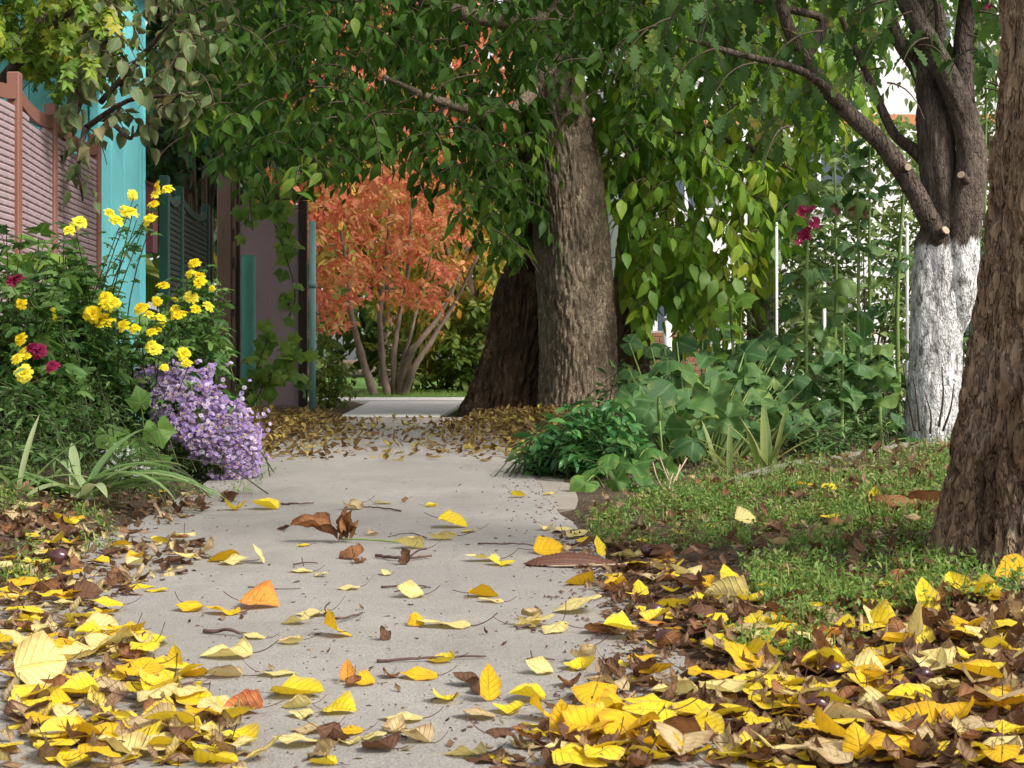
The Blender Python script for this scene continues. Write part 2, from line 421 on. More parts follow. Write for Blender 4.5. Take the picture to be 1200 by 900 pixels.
def leaves(root, pos, R, tidx, rnd, tpls, mat, nparts=300, part='leaf', stuff='foliage', nv=4):
    base = np.array(root.location) if root is not None else np.zeros(3)
    pos = np.asarray(pos, float); tidx = np.asarray(tidx); rnd = np.asarray(rnd)
    sc = visible_rank(pos, R); order = np.argsort(-sc)[:nparts]; order = order[sc[order] > 0]
    cache = {}
    for i in order:
        key = (int(tidx[i]), int(rnd[i] * nv * .999))
        if key not in cache:
            V, T, L = tpls[key[0]]; L = L.copy(); L[:, 2] = (key[1] + .5) / nv
            cache[key] = mk(part, V, T, L); cache[key].materials.append(mat)
        mw = Matrix(R[i].tolist()).to_4x4(); mw.translation = (pos[i] - base).tolist()
        link(part, cache[key], root, mw=mw)
    rest = np.ones(len(pos), bool); rest[order] = False
    if rest.any() and stuff:
        V, T, L = merged(pos[rest], R[rest], tidx[rest], rnd[rest], tpls, base)
        o = link(stuff, mk(stuff, V, T, L), root, mat); o['kind'] = 'stuff'
def rand_unit(n, r=rng):
    v = r.normal(size=(n, 3)); return v / np.linalg.norm(v, axis=1)[:, None]

def hang(pts, K, tl, Lr, ntpl, droop=.6, spread=.8, down=.6, tw=None, up=.15):
    """twigs starting at pts, arching outward and down, with leaves hanging along them."""
    n = len(pts); az = rng.uniform(0, 6.283, n)
    d0 = np.stack([np.cos(az) * spread, np.sin(az) * spread, rng.uniform(-.3, up, n)], 1)
    tl = tl * rng.uniform(.6, 1.3, n); s = np.linspace(.12, 1, K)
    P = pts[:, None, :] + d0[:, None, :] * (tl[:, None] * (s - .25 * s * s)[None])[:, :, None]
    P[:, :, 2] -= (droop * tl)[:, None] * (s * s)[None]
    tan = d0[:, None, :] * (1 - .5 * s)[None, :, None] + np.array([0, 0, -1.])[None, None] * (2 * droop * s)[None, :, None]
    sd_ = np.cross(d0, [0, 0, 1.]); sd_ /= np.linalg.norm(sd_, axis=1)[:, None] + 1e-9
    alt = np.where(np.arange(K) % 2 == 0, 1., -1.)
    Y = tan * .5 + sd_[:, None, :] * alt[None, :, None] * .75 + np.array([0, 0, -down])[None, None] + rng.normal(0, .25, (n, K, 3))
    Nn = d0[:, None, :] * .5 + np.array([0, 0, .8])[None, None] + rng.normal(0, .45, (n, K, 3))
    pos = P.reshape(-1, 3); Y = Y.reshape(-1, 3); Nn = Nn.reshape(-1, 3); m = len(pos)
    size = rng.uniform(Lr[0], Lr[1], m)
    pos = pos + Y / (np.linalg.norm(Y, axis=1)[:, None] + 1e-9) * (size * .12)[:, None]
    R = frames(Y, Nn, size)
    if tw is not None:
        for i in range(n): tw.tube(np.vstack([pts[i], P[i, ::max(1, K // 4)]]), np.linspace(.006, .0025, 1 + len(P[i, ::max(1, K // 4)])), 3, False)
    return pos, R, rng.integers(0, ntpl, m), np.repeat(rng.uniform(0, 1, n), K) * .6 + rng.uniform(0, 1, m) * .4
def sel(m, *a): return [x[m] for x in a]
def cat(*sets): return [np.concatenate(x) for x in zip(*sets)]

# ------------------------------------------------------------------ bark trunks
def bark_tube(ctrl, nr, seg, amp=.012, kx=9, kz=2.2, flare=.3, fh=.15, lobes=4, seed=0, plate=.1, twist=0.0, lump=.0):
    """ctrl rows: x, y, z, radius (world); returns V, Q. The bark's furrows are cut into the surface."""
    C = crom(ctrl, nr); th = np.linspace(0, 2 * math.pi, seg, endpoint=False); V = np.zeros((nr, seg, 3)); z0 = C[0, 2]
    for i in range(nr):
        x, y, z, r = C[i]; h = z - z0
        fl = flare * math.exp(-max(h, 0) / fh)
        for j in range(seg):
            a = th[j] + twist * h; ca, sa = math.cos(a), math.sin(a)
            w = noise.noise(Vector((ca * 2 + seed, sa * 2, z * 1.5))) * .6
            p = Vector((ca * kx * r * 2 + seed * 7 + w, sa * kx * r * 2 + w, z * kz))
            n1 = noise.noise(p); n2 = noise.noise(p * 2.7 + Vector((5, 1, 3)))
            fur = min(1, abs(n1) / plate); fur = fur * fur * (3 - 2 * fur); f2 = min(1, abs(n2) / (plate * 1.6))
            rr = r * (1 + fl * (1 + .45 * math.cos(lobes * a + seed))) + amp * (fur - 1) + amp * .45 * (f2 - 1) + amp * .35 * n2
            rr -= amp * .55 * max(0, 1 - abs(noise.noise(p * .45 + Vector((9, 2, 7)))) / .12)
            rr += lump * noise.noise(Vector((ca * 1.6 + seed, sa * 1.6, z * 1.1)))
            V[i, j] = (x + rr * math.cos(th[j]), y + rr * math.sin(th[j]), z)
    a = np.arange(seg); b = (a + 1) % seg
    Q = np.concatenate([np.stack([i * seg + a, i * seg + b, (i + 1) * seg + b, (i + 1) * seg + a], 1) for i in range(nr - 1)])
    return V.reshape(-1, 3), Q

# ================================================================== THE SETTING
def axis(breaks):
    out = []
    for (a, b, n) in breaks: out += list(np.linspace(a, b, n, endpoint=False))
    return np.array(out + [breaks[-1][1]])
xs = axis([(-400, -40, 6), (-40, -6, 14), (-6, -2, 20), (-2, 3.5, 110), (3.5, 8, 16), (8, 40, 10), (40, 400, 6)])
ys = axis([(-60, -2, 8), (-2, 1, 12), (1, 8.5, 150), (8.5, 14, 40), (14, 40, 20), (40, 600, 8)])
GX, GY = np.meshgrid(xs, ys); GZ = gz(GX, GY)
nx, ny = len(xs), len(ys); I = np.arange(nx * ny).reshape(ny, nx)
Q = np.stack([I[:-1, :-1], I[:-1, 1:], I[1:, 1:], I[1:, :-1]], -1).reshape(-1, 4)
tag(link('ground', mk('ground', np.stack([GX, GY, GZ], -1).reshape(-1, 3), Q), mat=M['soil']), 'brown earth verge and beds beside the path', 'ground', kind='structure')

def sheet(name, ys_, fl, fr, nx_, zf, mat, label, cat_, thick=.06):
    yv = np.asarray(ys_); V = []
    for y in yv:
        a, b = fl(y), fr(y)
        for k in range(nx_ + 1): x = a + (b - a) * k / nx_; V.append((x, y, zf(x, y)))
    n = nx_ + 1; m = len(yv); V = np.array(V); B = V.copy(); B[:, 2] -= thick
    I = np.arange(n * m).reshape(m, n)
    Q = [np.stack([I[:-1, :-1], I[:-1, 1:], I[1:, 1:], I[1:, :-1]], -1).reshape(-1, 4)]
    per = np.concatenate([I[0, :], I[1:, -1], I[-1, -2::-1], I[-2:0:-1, 0]]); q = np.roll(per, -1); o = n * m
    Q.append(np.stack([per + o, q + o, q, per], 1))
    return tag(link(name, mk(name, np.vstack([V, B]), np.concatenate(Q), smooth_=False), mat=mat), label, cat_, kind='structure')
def wob(y, s): return .02 * noise.noise(Vector((y * 3.1, s, 0))) + .03 * noise.noise(Vector((y * .9, s + 4, 0)))
def pz(x, y): return .003 * noise.noise(Vector((x * 3, y * 3, 0))) + .0015 * noise.noise(Vector((x * 14, y * 14, 2)))
sheet('path', np.linspace(-2, 13.1, 150), lambda y: float(eL(y)) + wob(y, 1), lambda y: float(eR(y)) + wob(y, 9), 16, pz, M['concrete'], 'worn grey concrete footpath', 'path')
sheet('pavement', np.linspace(13.104, 17.6, 12), lambda y: -1.48 - .03 * (y - 13) , lambda y: -.62 + .02 * (y - 13), 4, lambda x, y: .004 + .001 * (y - 13.1), M['painted_sun_concrete'], 'stretch of pavement, coloured as if sunlit, where the path comes out', 'pavement')
sheet('apron', np.linspace(5.25, 6.9, 14), lambda y: float(eR(y)) + wob(y, 9) - .015, lambda y: min(.14 + (y - 4.95) * 1.0, .72) + wob(y * 2, 5), 6, lambda x, y: -.004 + pz(x, y) - .012 * float(smooth(5.9, 5.25, y) if False else max(0, (5.6 - y) / .35)), M['sandy'], 'sandy concrete apron widening off the path', 'path')
sheet('road', np.linspace(17.9, 19.3, 4), lambda y: -14., lambda y: 26., 20, lambda x, y: .012, M['painted_sun_concrete'], 'narrow road crossing beyond the trees', 'road')
sheet('lawn', np.linspace(14.2, 17.7, 8), lambda y: -.56 + .02 * (y - 13), lambda y: 1.2, 6, lambda x, y: .012, M['lawn'], 'small sunlit lawn beside the far pavement', 'lawn')
sheet('grass_strip', np.linspace(19.4, 40, 10), lambda y: -16., lambda y: 1.6, 8, lambda x, y: .016, M['lawn'], 'grass strip under the far autumn trees', 'lawn')

# stone edging along the back of the verge
E = [(x, float(y_edge(x)) + .05, float(gz(x, float(y_edge(x)) - .05)) - .008) for x in np.linspace(.55, 2.05, 12)]
ec = crom(E, 60); V, Q, T = tube(ec, .027, 14)
Vn = []
for v in V:
    p = Vector(v); k = noise.noise(p * 7) * .022 + noise.noise(p * 22) * .008 + noise.noise(p * 60) * .003
    i = np.argmin(np.sum((ec - v) ** 2, 1)); dv = v - ec[i]; Vn.append(ec[i] + dv * np.array([1, 1.25, .75]) * (1 + k * 34))
tag(link('stone_edging', mk('stone_edging', np.array(Vn), [Q, T]), mat=M['edging']), 'low weathered pale concrete edging curving along the back of the grass verge', 'edging')

# ------------------------------------------------------------------ pink panel fence (left), green fence, shed
M['fence_brown'] = paint_mat('fence_brown', (.2, .085, .062), (.245, .115, .085), .5, (.08, .05, .04), .3)
M['fence_pink'] = paint_mat('fence_pink', (.31, .225, .24), (.39, .29, .3), .85, (.17, .1, .1), .6, 7, .4)
M['turq'] = paint_mat('turquoise_paint', (.2, .76, .84), (.26, .82, .88), .65, (.3, .55, .55), .4, 9, .5)
M['maroon'] = paint_mat('maroon_paint', (.16, .018, .03), (.2, .03, .04), .4)
M['dgreen'] = paint_mat('dark_green_paint', (.016, .07, .052), (.026, .09, .068), .5, (.06, .06, .04), .4)
M['dslate'] = paint_mat('dark_slat', (.035, .05, .045), (.05, .065, .055), .7)
M['gbrown'] = paint_mat('gate_brown', (.17, .1, .07), (.21, .13, .095), .5, (.05, .03, .02), .5)
M['dbrown'] = paint_mat('dark_brown_metal', (.035, .02, .014), (.055, .03, .02), .55)
M['pgreen'] = paint_mat('pipe_green', (.07, .27, .2), (.1, .33, .26), .5, (.1, .08, .05), .4)
M['pblue'] = paint_mat('pipe_blue_green', (.2, .4, .4), (.25, .46, .45), .5, (.2, .15, .1), .4)
M['mauve'] = paint_mat('mauve_grey_paint', (.25, .18, .19), (.3, .225, .23), .5, (.1, .06, .05), .35)
M['rust'] = paint_mat('rusty_pipe', (.11, .06, .035), (.16, .09, .055), .7, (.05, .03, .02), .5)
M['roof'] = paint_mat('dull_metal_roof', (.22, .22, .22), (.28, .27, .26), .5)

def fence(name, label, group, posts, h, pw, slat_h, rail, m_post, m_rail, m_slat, sag, bricks, zlow=0.02):
    root = thing(name, label, 'fence', (posts[0][0], posts[0][1], 0)); b = np.array(root.location)
    for (x, y) in posts:
        hh = h
        link('post', Geo().box((-pw / 2, -pw / 2, -.05), (pw / 2, pw / 2, hh), .006).mesh('post', False), root, m_post, loc=(x - b[0], y - b[1], 0))
    for i in range(len(posts) - 1):
        A = np.array([*posts[i], 0.]); B = np.array([*posts[i + 1], 0.]); dv = B - A; Ln = np.linalg.norm(dv); u = dv / Ln
        nrm = np.array([u[1], -u[0], 0]);
        if nrm[0] < 0: nrm = -nrm
        ang = math.atan2(u[1], u[0]); x0, x1 = pw / 2 + .002, Ln - pw / 2 - .002
        tp = lambda s: h - .055 - sag * (4 * (s / Ln) * (1 - s / Ln)) ** .8
        g = Geo(); xs_ = np.linspace(x0, x1, 15); V = []
        for s in xs_:
            z = tp(s); V += [(s, -.02, z - rail), (s, .02, z - rail), (s, .02, z), (s, -.02, z)]
        Q = []
        for k in range(14):
            for q in range(4): Q.append((k * 4 + q, k * 4 + (q + 1) % 4, k * 4 + 4 + (q + 1) % 4, k * 4 + 4 + q))
        Q += [(3, 2, 1, 0), (56, 57, 58, 59)]; g.add(V, Q)
        me = g.mesh('rail', False)
        mw = Matrix.Translation(Vector(A - b)) @ Matrix.Rotation(ang, 4, 'Z')
        link('rail', me, root, m_rail, mw=mw)
        # lower rail
        link('rail', Geo().box((x0, -.018, .06), (x1, .018, .11), .004).mesh('rail', False), root, m_rail, mw=mw)
        # the courses: each a rounded bar with brick joints, following the sagging rail at the top
        def course(k, cut):
            g = Geo(); w = 10 if bricks else 5; off = (.5 if k % 2 else 0)
            st = []
            s = x0 + .006
            bl = .2
            cuts = [x0 + .006] + [x0 + bl * (j + off) for j in range(1, 9) if x0 + .03 < x0 + bl * (j + off) < x1 - .03] + [x1 - .006]
            for c0, c1 in zip(cuts[:-1], cuts[1:]):
                st += [(c0 + .001, .1), (c0 + .006, 1), (c1 - .006, 1), (c1 - .001, .1)] if bricks else [(c0, 1), (c1, 1)]
            pr = [(-.012, 0), (.008, .02), (.015, .2), (.016, .75), (.01, .97), (-.012, 1)]
            V = []
            for (s, k2) in st:
                zt = slat_h * .94
                for (yy, zz) in pr: V.append((s, -yy * (k2 if yy > 0 else 1), zz * zt))
            n = 6; Q = []
            for i2 in range(len(st) - 1):
                for j in range(n - 1): Q.append((i2 * n + j, (i2 + 1) * n + j, (i2 + 1) * n + j + 1, i2 * n + j + 1))
            g.add(V, Q); return g.mesh('slat', False)
        meshes = [course(0, 0), course(1, 0)]
        nc = int((h - .055 - rail - sag - .14) / slat_h)
        top = h - .055 - rail
        for me in meshes: me.materials.append(m_slat)
        k = 0; z = .13
        flip = Matrix.Scale(-1, 4, (0, 1, 0)) if (np.dot(np.array([math.sin(-ang) * -1, 0, 0]), nrm) > 0 and False) else Matrix.Identity(4)
        while z < top - slat_h - .01:
            # shorten the bars that run into the sag at mid-panel
            zt = z + slat_h
            if zt > tp(Ln / 2) - rail:
                # two stubs at the ends
                ss = np.linspace(x0, x1, 200); okm = np.array([tp(s) - rail > zt for s in ss])
                left = ss[okm & (ss < Ln / 2)]; right = ss[okm & (ss > Ln / 2)]
                for seg_ in (left, right):
                    if len(seg_) > 3 and seg_[-1] - seg_[0] > .03:
                        gg = Geo().box((seg_[0], -.016, 0), (seg_[-1], .01, slat_h * .94), .006)
                        link('slat', gg.mesh('slat', False), root, m_slat, mw=mw @ Matrix.Translation((0, 0, z)))
            else:
                link('slat', meshes[k % 2], root, m_slat, mw=mw @ Matrix.Translation((0, 0, z)))
            z += slat_h; k += 1
    return root
def onl(px, d): return ((px - 600) / F * d, d)
fence('panel_fence', 'brown framed fence with pink brick-patterned panels and sagging top rails', None,
      [(-2.45, 4.7), (-2.53, 5.86), (-2.60, 7.02), onl(17, 8.06), onl(60, 9.06), onl(112, 10.27)], 2.0, .066, .036, .075, M['fence_brown'], M['fence_brown'], M['fence_pink'], .055, True)
fence('slatted_fence', 'dark green slatted fence with sagging rail behind the turquoise shed', None,
      [onl(193, 11.95), onl(210, 12.7), onl(241, 14.2)], 1.92, .07, .045, .06, M['dgreen'], M['dgreen'], M['dslate'], .085, False)

# turquoise plank shed
root = thing('wooden_shed', 'tall turquoise plank shed beside the pink panelled fence', 'shed', (-2.79, 10.36, 0))
nb_ = 0
widths = [.3, .3, .3, .3]
y = 10.36
for k, w in enumerate([.34, .345, .005, .3, .19, .005, .09]):
    if w > .01:
        link('plank', Geo().box((-.022 + .003 * (k % 2), 0, 0), (0 + .003 * (k % 2), w - .007, 3.25), .004).mesh('plank', False), root, M['turq'], loc=(0, y - 10.36, 0))
    y += w
link('wall', Geo().box((-1.7, .006, 0), (-.026, 1.27, 3.22)).mesh('wall', False), root, M['turq'])
for yy, xw in ((-.035, .03), (1.262, .03)):
    link('corner_trim', Geo().box((-.05, yy, 0), (.012, yy + xw, 3.26), .004).mesh('corner_trim', False), root, M['turq'])
for k in range(8):
    link('plank', Geo().box((-1.66 + k * .2, -.018, 0), (-1.66 + k * .2 + .193, .003, 3.2), .003).mesh('plank', False), root, M['turq'])
rg = Geo().box((-1.85, -.15, 3.27), (.15, 1.42, 3.33), .01)
link('roof', rg.mesh('roof', False), root, M['roof'])

# maroon box beyond the shed corner
root = thing('metal_box', 'maroon metal box with sloping lid fixed between turquoise shed and dark green fence', 'box', wp(177, 296, 11.72))
g = Geo(); V = [(-.1, -.07, 0), (.03, -.07, 0), (.03, .1, 0), (-.1, .1, 0), (-.1, -.07, .56), (.03, -.07, .5), (.03, .1, .5), (-.1, .1, .56)]
g.add(V, [(0, 3, 2, 1), (0, 1, 5, 4), (1, 2, 6, 5), (2, 3, 7, 6), (3, 0, 4, 7), (4, 5, 6, 7)])
link('body', g.mesh('body', False), root, M['maroon'])
g = Geo(); V = [(-.115, -.085, .567), (.045, -.085, .497), (.045, .115, .497), (-.115, .115, .567), (-.115, -.085, .585), (.045, -.085, .515), (.045, .115, .515), (-.115, .115, .585)]
g.add(V, [(0, 3, 2, 1), (0, 1, 5, 4), (1, 2, 6, 5), (2, 3, 7, 6), (3, 0, 4, 7), (4, 5, 6, 7)])
link('lid', g.mesh('lid', False), root, M['maroon'])
link('bracket', Geo().box((-.36, .02, .2), (-.102, .05, .26)).mesh('bracket', False), root, M['dbrown'])

# brown gate post with slots
p = wp(265, 480, 14.75)
root = thing('gate_post', 'tall brown square metal gate post with slots down one side', 'post', (p[0], p[1], 0))
link('shaft', Geo().box((-.075, -.07, -.03), (.06, .09, 2.83), .008).mesh('shaft', False), root, M['gbrown'])
link('channel', Geo().box((.062, -.05, .0), (.1, .0, 2.8), .004).mesh('channel', False), root, M['gbrown'])
link('channel', Geo().box((.103, -.02, .0), (.128, .05, 2.55), .004).mesh('channel', False), root, M['dbrown'])
for z in (.35, .9, 1.35, 1.62, 1.95, 2.25):
    link('slot', Geo().box((.07, -.0535, z), (.09, -.0475, z + .12)).mesh('slot', False), root, M['dbrown'])

p = wp(291, 481, 14.7)
root = thing('pipe_post', 'short thick green pipe post in front of the mauve gate', 'post', (p[0], p[1], 0))
g = Geo().tube([(0, 0, -.05), (0, 0, .3), (0, 0, 1.46), (0, 0, 1.475)], [.07, .07, .07, .064], 24)
link('pipe', g.mesh('pipe'), root, M['pgreen'])
link('cap', Geo().tube([(0, 0, 1.476), (0, 0, 1.488)], [.066, .058], 24).mesh('cap'), root, M['pgreen'])

p0 = wp(280, 480, 15.3); p1 = wp(350, 480, 15.3)
root = thing('metal_gate', 'mauve grey sheet metal gate with dark edge standing behind green pipe', 'gate', (p0[0], p0[1], 0)); wd = p1[0] - p0[0]
link('panel', Geo().box((0, 0, .03), (wd, .03, .58), .004).mesh('panel', False), root, M['mauve'])
link('panel', Geo().box((0, 0, .588), (wd, .03, 1.97), .004).mesh('panel', False), root, M['mauve'])
link('rail', Geo().box((0, -.008, 1.975), (wd, .038, 2.03), .006).mesh('rail', False), root, M['mauve'])
link('rail', Geo().box((-.1, -.02, 2.08), (wd + .1, .05, 2.16), .006).mesh('rail', False), root, M['dbrown'])
link('stile', Geo().box((wd + .003, -.02, 0), (wd + .085, .05, 2.07), .006).mesh('stile', False), root, M['dbrown'])
link('latch', Geo().box((wd - .16, -.03, 1.02), (wd - .06, -.002, 1.06), .005).mesh('latch', False), root, M['dbrown'])
p = wp(366, 480, 15.2)
root = thing('pipe_post', 'slim blue green pipe at the edge of the mauve gate', 'post', (p[0], p[1], 0))
link('pipe', Geo().tube([(0, 0, -.05), (0, 0, .9), (0, 0, 1.86)], [.034] * 3, 14).mesh('pipe'), root, M['pblue'])
link('clamp', Geo().tube([(0, 0, 1.2), (0, 0, 1.26)], [.041, .041], 14).mesh('clamp'), root, M['pblue'])

# grape arbor behind the green fence
a = wp(216, 420, 15.6)
root = thing('vine_arbor', 'brown pipe arbor carrying dark vines behind the green fence', 'arbor', (a[0], a[1], 0)); b = np.array(root.location)
def pole(px0, px1, pyt, d, r, mat):
    A = wp(px0, 420, d); B = wp(px1, pyt, d); A[2] = 0
    link('pole', Geo().tube(crom([A - b, (A + B) / 2 - b + [.01, 0, 0], B - b], 9), r, 12).mesh('pole'), root, M[mat])
pole(216, 215, -20, 15.6, .05, 'rust'); pole(236, 222, 120, 15.8, .033, 'rust'); pole(246, 243, 60, 15.9, .04, 'dbrown'); pole(239, 239, 195, 15.5, .03, 'rust')
A = wp(150, 106, 15.7) - b; B = wp(300, 100, 15.7) - b
link('beam', Geo().tube([A, (A + B) / 2, B], .028, 8).mesh('beam'), root, M['dbrown'])
A = wp(160, 20, 15.7) - b; B = wp(330, 12, 15.7) - b
link('beam', Geo().tube([A, (A + B) / 2, B], .03, 8).mesh('beam'), root, M['dbrown'])

# ------------------------------------------------------------------ buildings and garden structures on the right
M['white_wall'] = paint_mat('white_render', (.78, .77, .75), (.82, .81, .8), .8, (.6, .58, .55), .3, 1.5)
M['white_paint'] = paint_mat('white_paint', (.78, .78, .78), (.82, .82, .82), .5, (.5, .47, .42), .3)
M['pane'] = (lambda b: b.done(b.bsdf((.05, .07, .09), .08, .6)))(NB('window_glass'))
M['terracotta'] = simple_mat('terracotta_brick', [(.3, (.19, .085, .045)), (.55, (.26, .125, .07)), (.75, (.32, .17, .1))], 6, .9, .5)
M['orange'] = paint_mat('orange_trim', (.5, .2, .09), (.55, .24, .1), .7)
M['pole_grey'] = paint_mat('concrete_pole', (.33, .31, .28), (.4, .38, .34), .85, (.2, .18, .15), .4)

by = 34.0
root = thing('apartment_building', 'white apartment block with rows of windows behind the garden', 'building', (9.0, by, 0))
X0, X1, ST, NS = -6.6, 14.0, 2.9, 5
cw = 1.45; nwin = int((X1 - X0) / (cw + 1.35)); pitch = (X1 - X0) / nwin
g = Geo()
for s in range(NS):
    z0 = s * ST
    g.box((X0, 0, z0), (X1, .35, z0 + .85)); g.box((X0, 0, z0 + 2.35), (X1, .35, z0 + ST))
    for k in range(nwin + 1):
        c = X0 + k * pitch; g.box((max(X0, c - pitch / 2 + cw / 2), 0, z0 + .85), (min(X1, c + pitch / 2 - cw / 2), .35, z0 + 2.35))
link('wall', g.mesh('wall', False), root, M['white_wall'])
link('wall', Geo().box((X0, .9, 0), (X1, 9, NS * ST)).mesh('wall', False), root, M['white_wall'])
link('roof', Geo().box((X0 - .4, -.4, NS * ST + .003), (X1 + .4, 9.3, NS * ST + .3), .02).mesh('roof', False), root, M['roof'])
fr = Geo()
for a_ in ((-cw / 2, -cw / 2 + .08), (cw / 2 - .08, cw / 2), (-.04, .04)): fr.box((a_[0], .08, .08), (a_[1], .15, 1.42))
fr.box((-cw / 2, .08, 0), (cw / 2, .15, .08)); fr.box((-cw / 2, .08, 1.42), (cw / 2, .15, 1.5))
frm = fr.mesh('frame', False); frm.materials.append(M['white_paint'])
pn = Geo().box((-cw / 2 + .08, .1, .08), (cw / 2 - .08, .12, 1.42)).mesh('pane', False); pn.materials.append(M['pane'])
sl = Geo().box((-cw / 2 - .05, -.06, -.05), (cw / 2 + .05, .079, -.003)).mesh('sill', False); sl.materials.append(M['white_paint'])
for s in range(NS):
    for k in range(nwin):
        w = link('window', frm, root, loc=(X0 + (k + .5) * pitch, 0, s * ST + .853))
        link('pane', pn, w); link('sill', sl, w)
for s in (2, 3):
    link('band', Geo().box((X0, -.03, s * ST - .12), (X1, -.003, s * ST + .1)).mesh('band', False), root, M['orange'])

root = thing('brick_wall', 'low reddish brown garden wall behind the hanging branches', 'wall', (1.86, 24, 0))
for i in range(12):
    for j in range(24):
        off = .11 if i % 2 else 0
        x = j * .22 - off
        dy = random.uniform(-.006, .006)
        link('brick', bpy.data.meshes.get('brick') or Geo().box((0, -.06, 0), (.208, .06, .066), .006).mesh('brick', False), root, M['terracotta'], loc=(x, dy, i * .076))
tag(link('mortar', Geo().box((-.1, -.045, -.05), (5.2, .045, .93)).mesh('mortar', False), root, M['pole_grey']))

root = thing('picket_fence', 'white fence panels glimpsed behind the squash leaves', 'fence', (2.75, 20.5, 0))
pk = Geo().box((-.045, -.012, .08), (.045, .012, .82), .006).mesh('picket', False); pk.materials.append(M['white_paint'])
for k in range(24): link('picket', pk, root, loc=(k * .125, 0, 0))
for z in (.2, .62): link('rail', Geo().box((-.1, .014, z), (3.0, .05, z + .08), .004).mesh('rail', False), root, M['white_paint'])
for x in (-.08, 1.44, 2.95): link('post', Geo().box((x - .05, .052, -.05), (x + .05, .15, 1.0), .006).mesh('post', False), root, M['white_paint'])

for (px, pb, pt, d, r, lab) in ((782, 455, 372, 17, .05, 'short white post in front of the low brown wall'),
                                (910, 470, 262, 12, .011, 'white garden pole just behind the drooping branches'),
                                (966, 470, 330, 11, .012, 'thin white stake among the hollyhock stems'),
                                (1063, 480, 260, 10, .01, 'thin blue white stake close to the whitewashed tree')):
    A = wp(px, pb, d); B = wp(px, pt, d); A[2] = -.02
    root = thing('garden_stake', lab, 'stake', A, 'white stakes in the garden')
    link('shaft', Geo().tube([(0, 0, 0), (0, 0, B[2] / 2), (0, 0, B[2])], r, 12).mesh('shaft'), root, M['white_paint'])
    link('cap', Geo().tube([(0, 0, B[2] + .001), (0, 0, B[2] + .03)], [r * 1.15, r * .6], 12).mesh('cap'), root, M['white_paint'])
A = wp(893, 430, 15.5); A[2] = -.05
root = thing('utility_pole', 'grey concrete pole half hidden by yellow green branches', 'pole', A)
link('shaft', Geo().tube([(0, 0, 0), (0, 0, 3), (0, 0, 7)], [.16, .14, .11], 14).mesh('shaft'), root, M['pole_grey'])
link('crossarm', Geo().box((-.6, -.05, 6.6), (.6, .05, 6.7), .01).mesh('crossarm', False), root, M['pole_grey'])

# ------------------------------------------------------------------ TREES: trunks
M['bark_elm'] = bark_mat('bark_grey_brown', (.15, .112, .075), (.28, .215, .148), (.38, .305, .215), 1.5, (.24, .22, .11))
M['bark_dark'] = bark_mat('bark_dark_brown', (.045, .028, .018), (.12, .075, .045), (.24, .145, .085), .9)
M['bark_fore'] = bark_mat('bark_furrowed_brown', (.075, .046, .027), (.25, .165, .1), (.4, .29, .19), 1.0, (.36, .3, .24))
M['bark_lime'] = bark_mat('bark_whitewashed', (.06, .045, .035), (.12, .09, .07), (.19, .15, .12), 1.2, None, 1.13)
M['bark_limb'] = bark_mat('bark_smooth_brown', (.055, .04, .032), (.115, .085, .066), (.18, .14, .11), .8)
M['bark_far'] = simple_mat('bark_far', [(.3, (.1, .07, .055)), (.7, (.22, .16, .13))], 8, .9)
M['twig'] = simple_mat('twig_brown', [(.3, (.05, .035, .025)), (.7, (.12, .085, .06))], 30, .85)
M['stem_green'] = simple_mat('stem_green', [(.3, (.1, .17, .04)), (.7, (.2, .28, .08))], 12, .6)
M['stem_dark'] = simple_mat('stem_dark', [(.3, (.04, .05, .02)), (.7, (.08, .09, .035))], 12, .7)
M['cut'] = simple_mat('sawn_wood', [(.3, (.3, .22, .14)), (.7, (.45, .35, .25))], 40, .8)

def tree(name, label, base): return thing(name, label, 'tree', base)
def trunk(root, ctrl, nr, seg, mat, name='trunk', **k):
    V, Q = bark_tube(ctrl, nr, seg, **k)
    return link(name, mk(name, V - np.array(root.location), Q), root, M[mat])
def limb(root, P, r, mat, n=18, seg=14, amp=.06, name='limb', cap=True):
    C = crom(np.column_stack([P, r]), n); V, Q, T = tube(C[:, :3], C[:, 3], seg, cap)
    V = np.array([v + Vector(noise.noise_vector(Vector(v) * 9)) * (amp * r[0]) for v in V])
    return link(name, mk(name, V - np.array(root.location), [Q, T]), root, M[mat])

# big elm (second row)
elm = tree('elm_tree', 'thick grey-barked tree rising straight from the middle of the verge', wp(677, 490, 12.9) * [1, 1, 0])
q = lambda px, py, d, r: (*wp(px, py, d), r)
trunk(elm, [(*(wp(676, 500, 12.9) * [1, 1, 0] - [0, 0, .1]), .35), q(677, 440, 12.9, .345), q(674, 330, 12.9, .33), q(664, 210, 12.95, .315), q(645, 95, 13.0, .3), q(628, -40, 13.0, .285), (.12, 13.1, 4.4, .26)], 250, 190, 'bark_elm', amp=.02, kx=19, kz=5.0, flare=.12, fh=.2, seed=3, plate=.26, lump=.03)
limb(elm, [(.12, 13.1, 4.3), (-.6, 12.2, 5.4), (-2.2, 11, 6.2)], [.2, .14, .05], 'bark_elm')
limb(elm, [(.12, 13.1, 4.3), (1.4, 12.0, 5.6), (2.8, 10.8, 6.6)], [.2, .13, .05], 'bark_elm')
limb(elm, [(.12, 13.1, 4.3), (.5, 13.6, 6.0), (.3, 13.5, 7.8)], [.21, .15, .06], 'bark_elm')
limb(elm, [wp(655, 60, 12.9), wp(600, 130, 11.8), wp(520, 120, 11.0), wp(450, 90, 10.4)], [.07, .05, .035, .015], 'bark_elm')
limb(elm, [wp(668, 20, 12.8), wp(560, 20, 11.6), wp(430, -30, 10.4)], [.08, .06, .02], 'bark_elm')

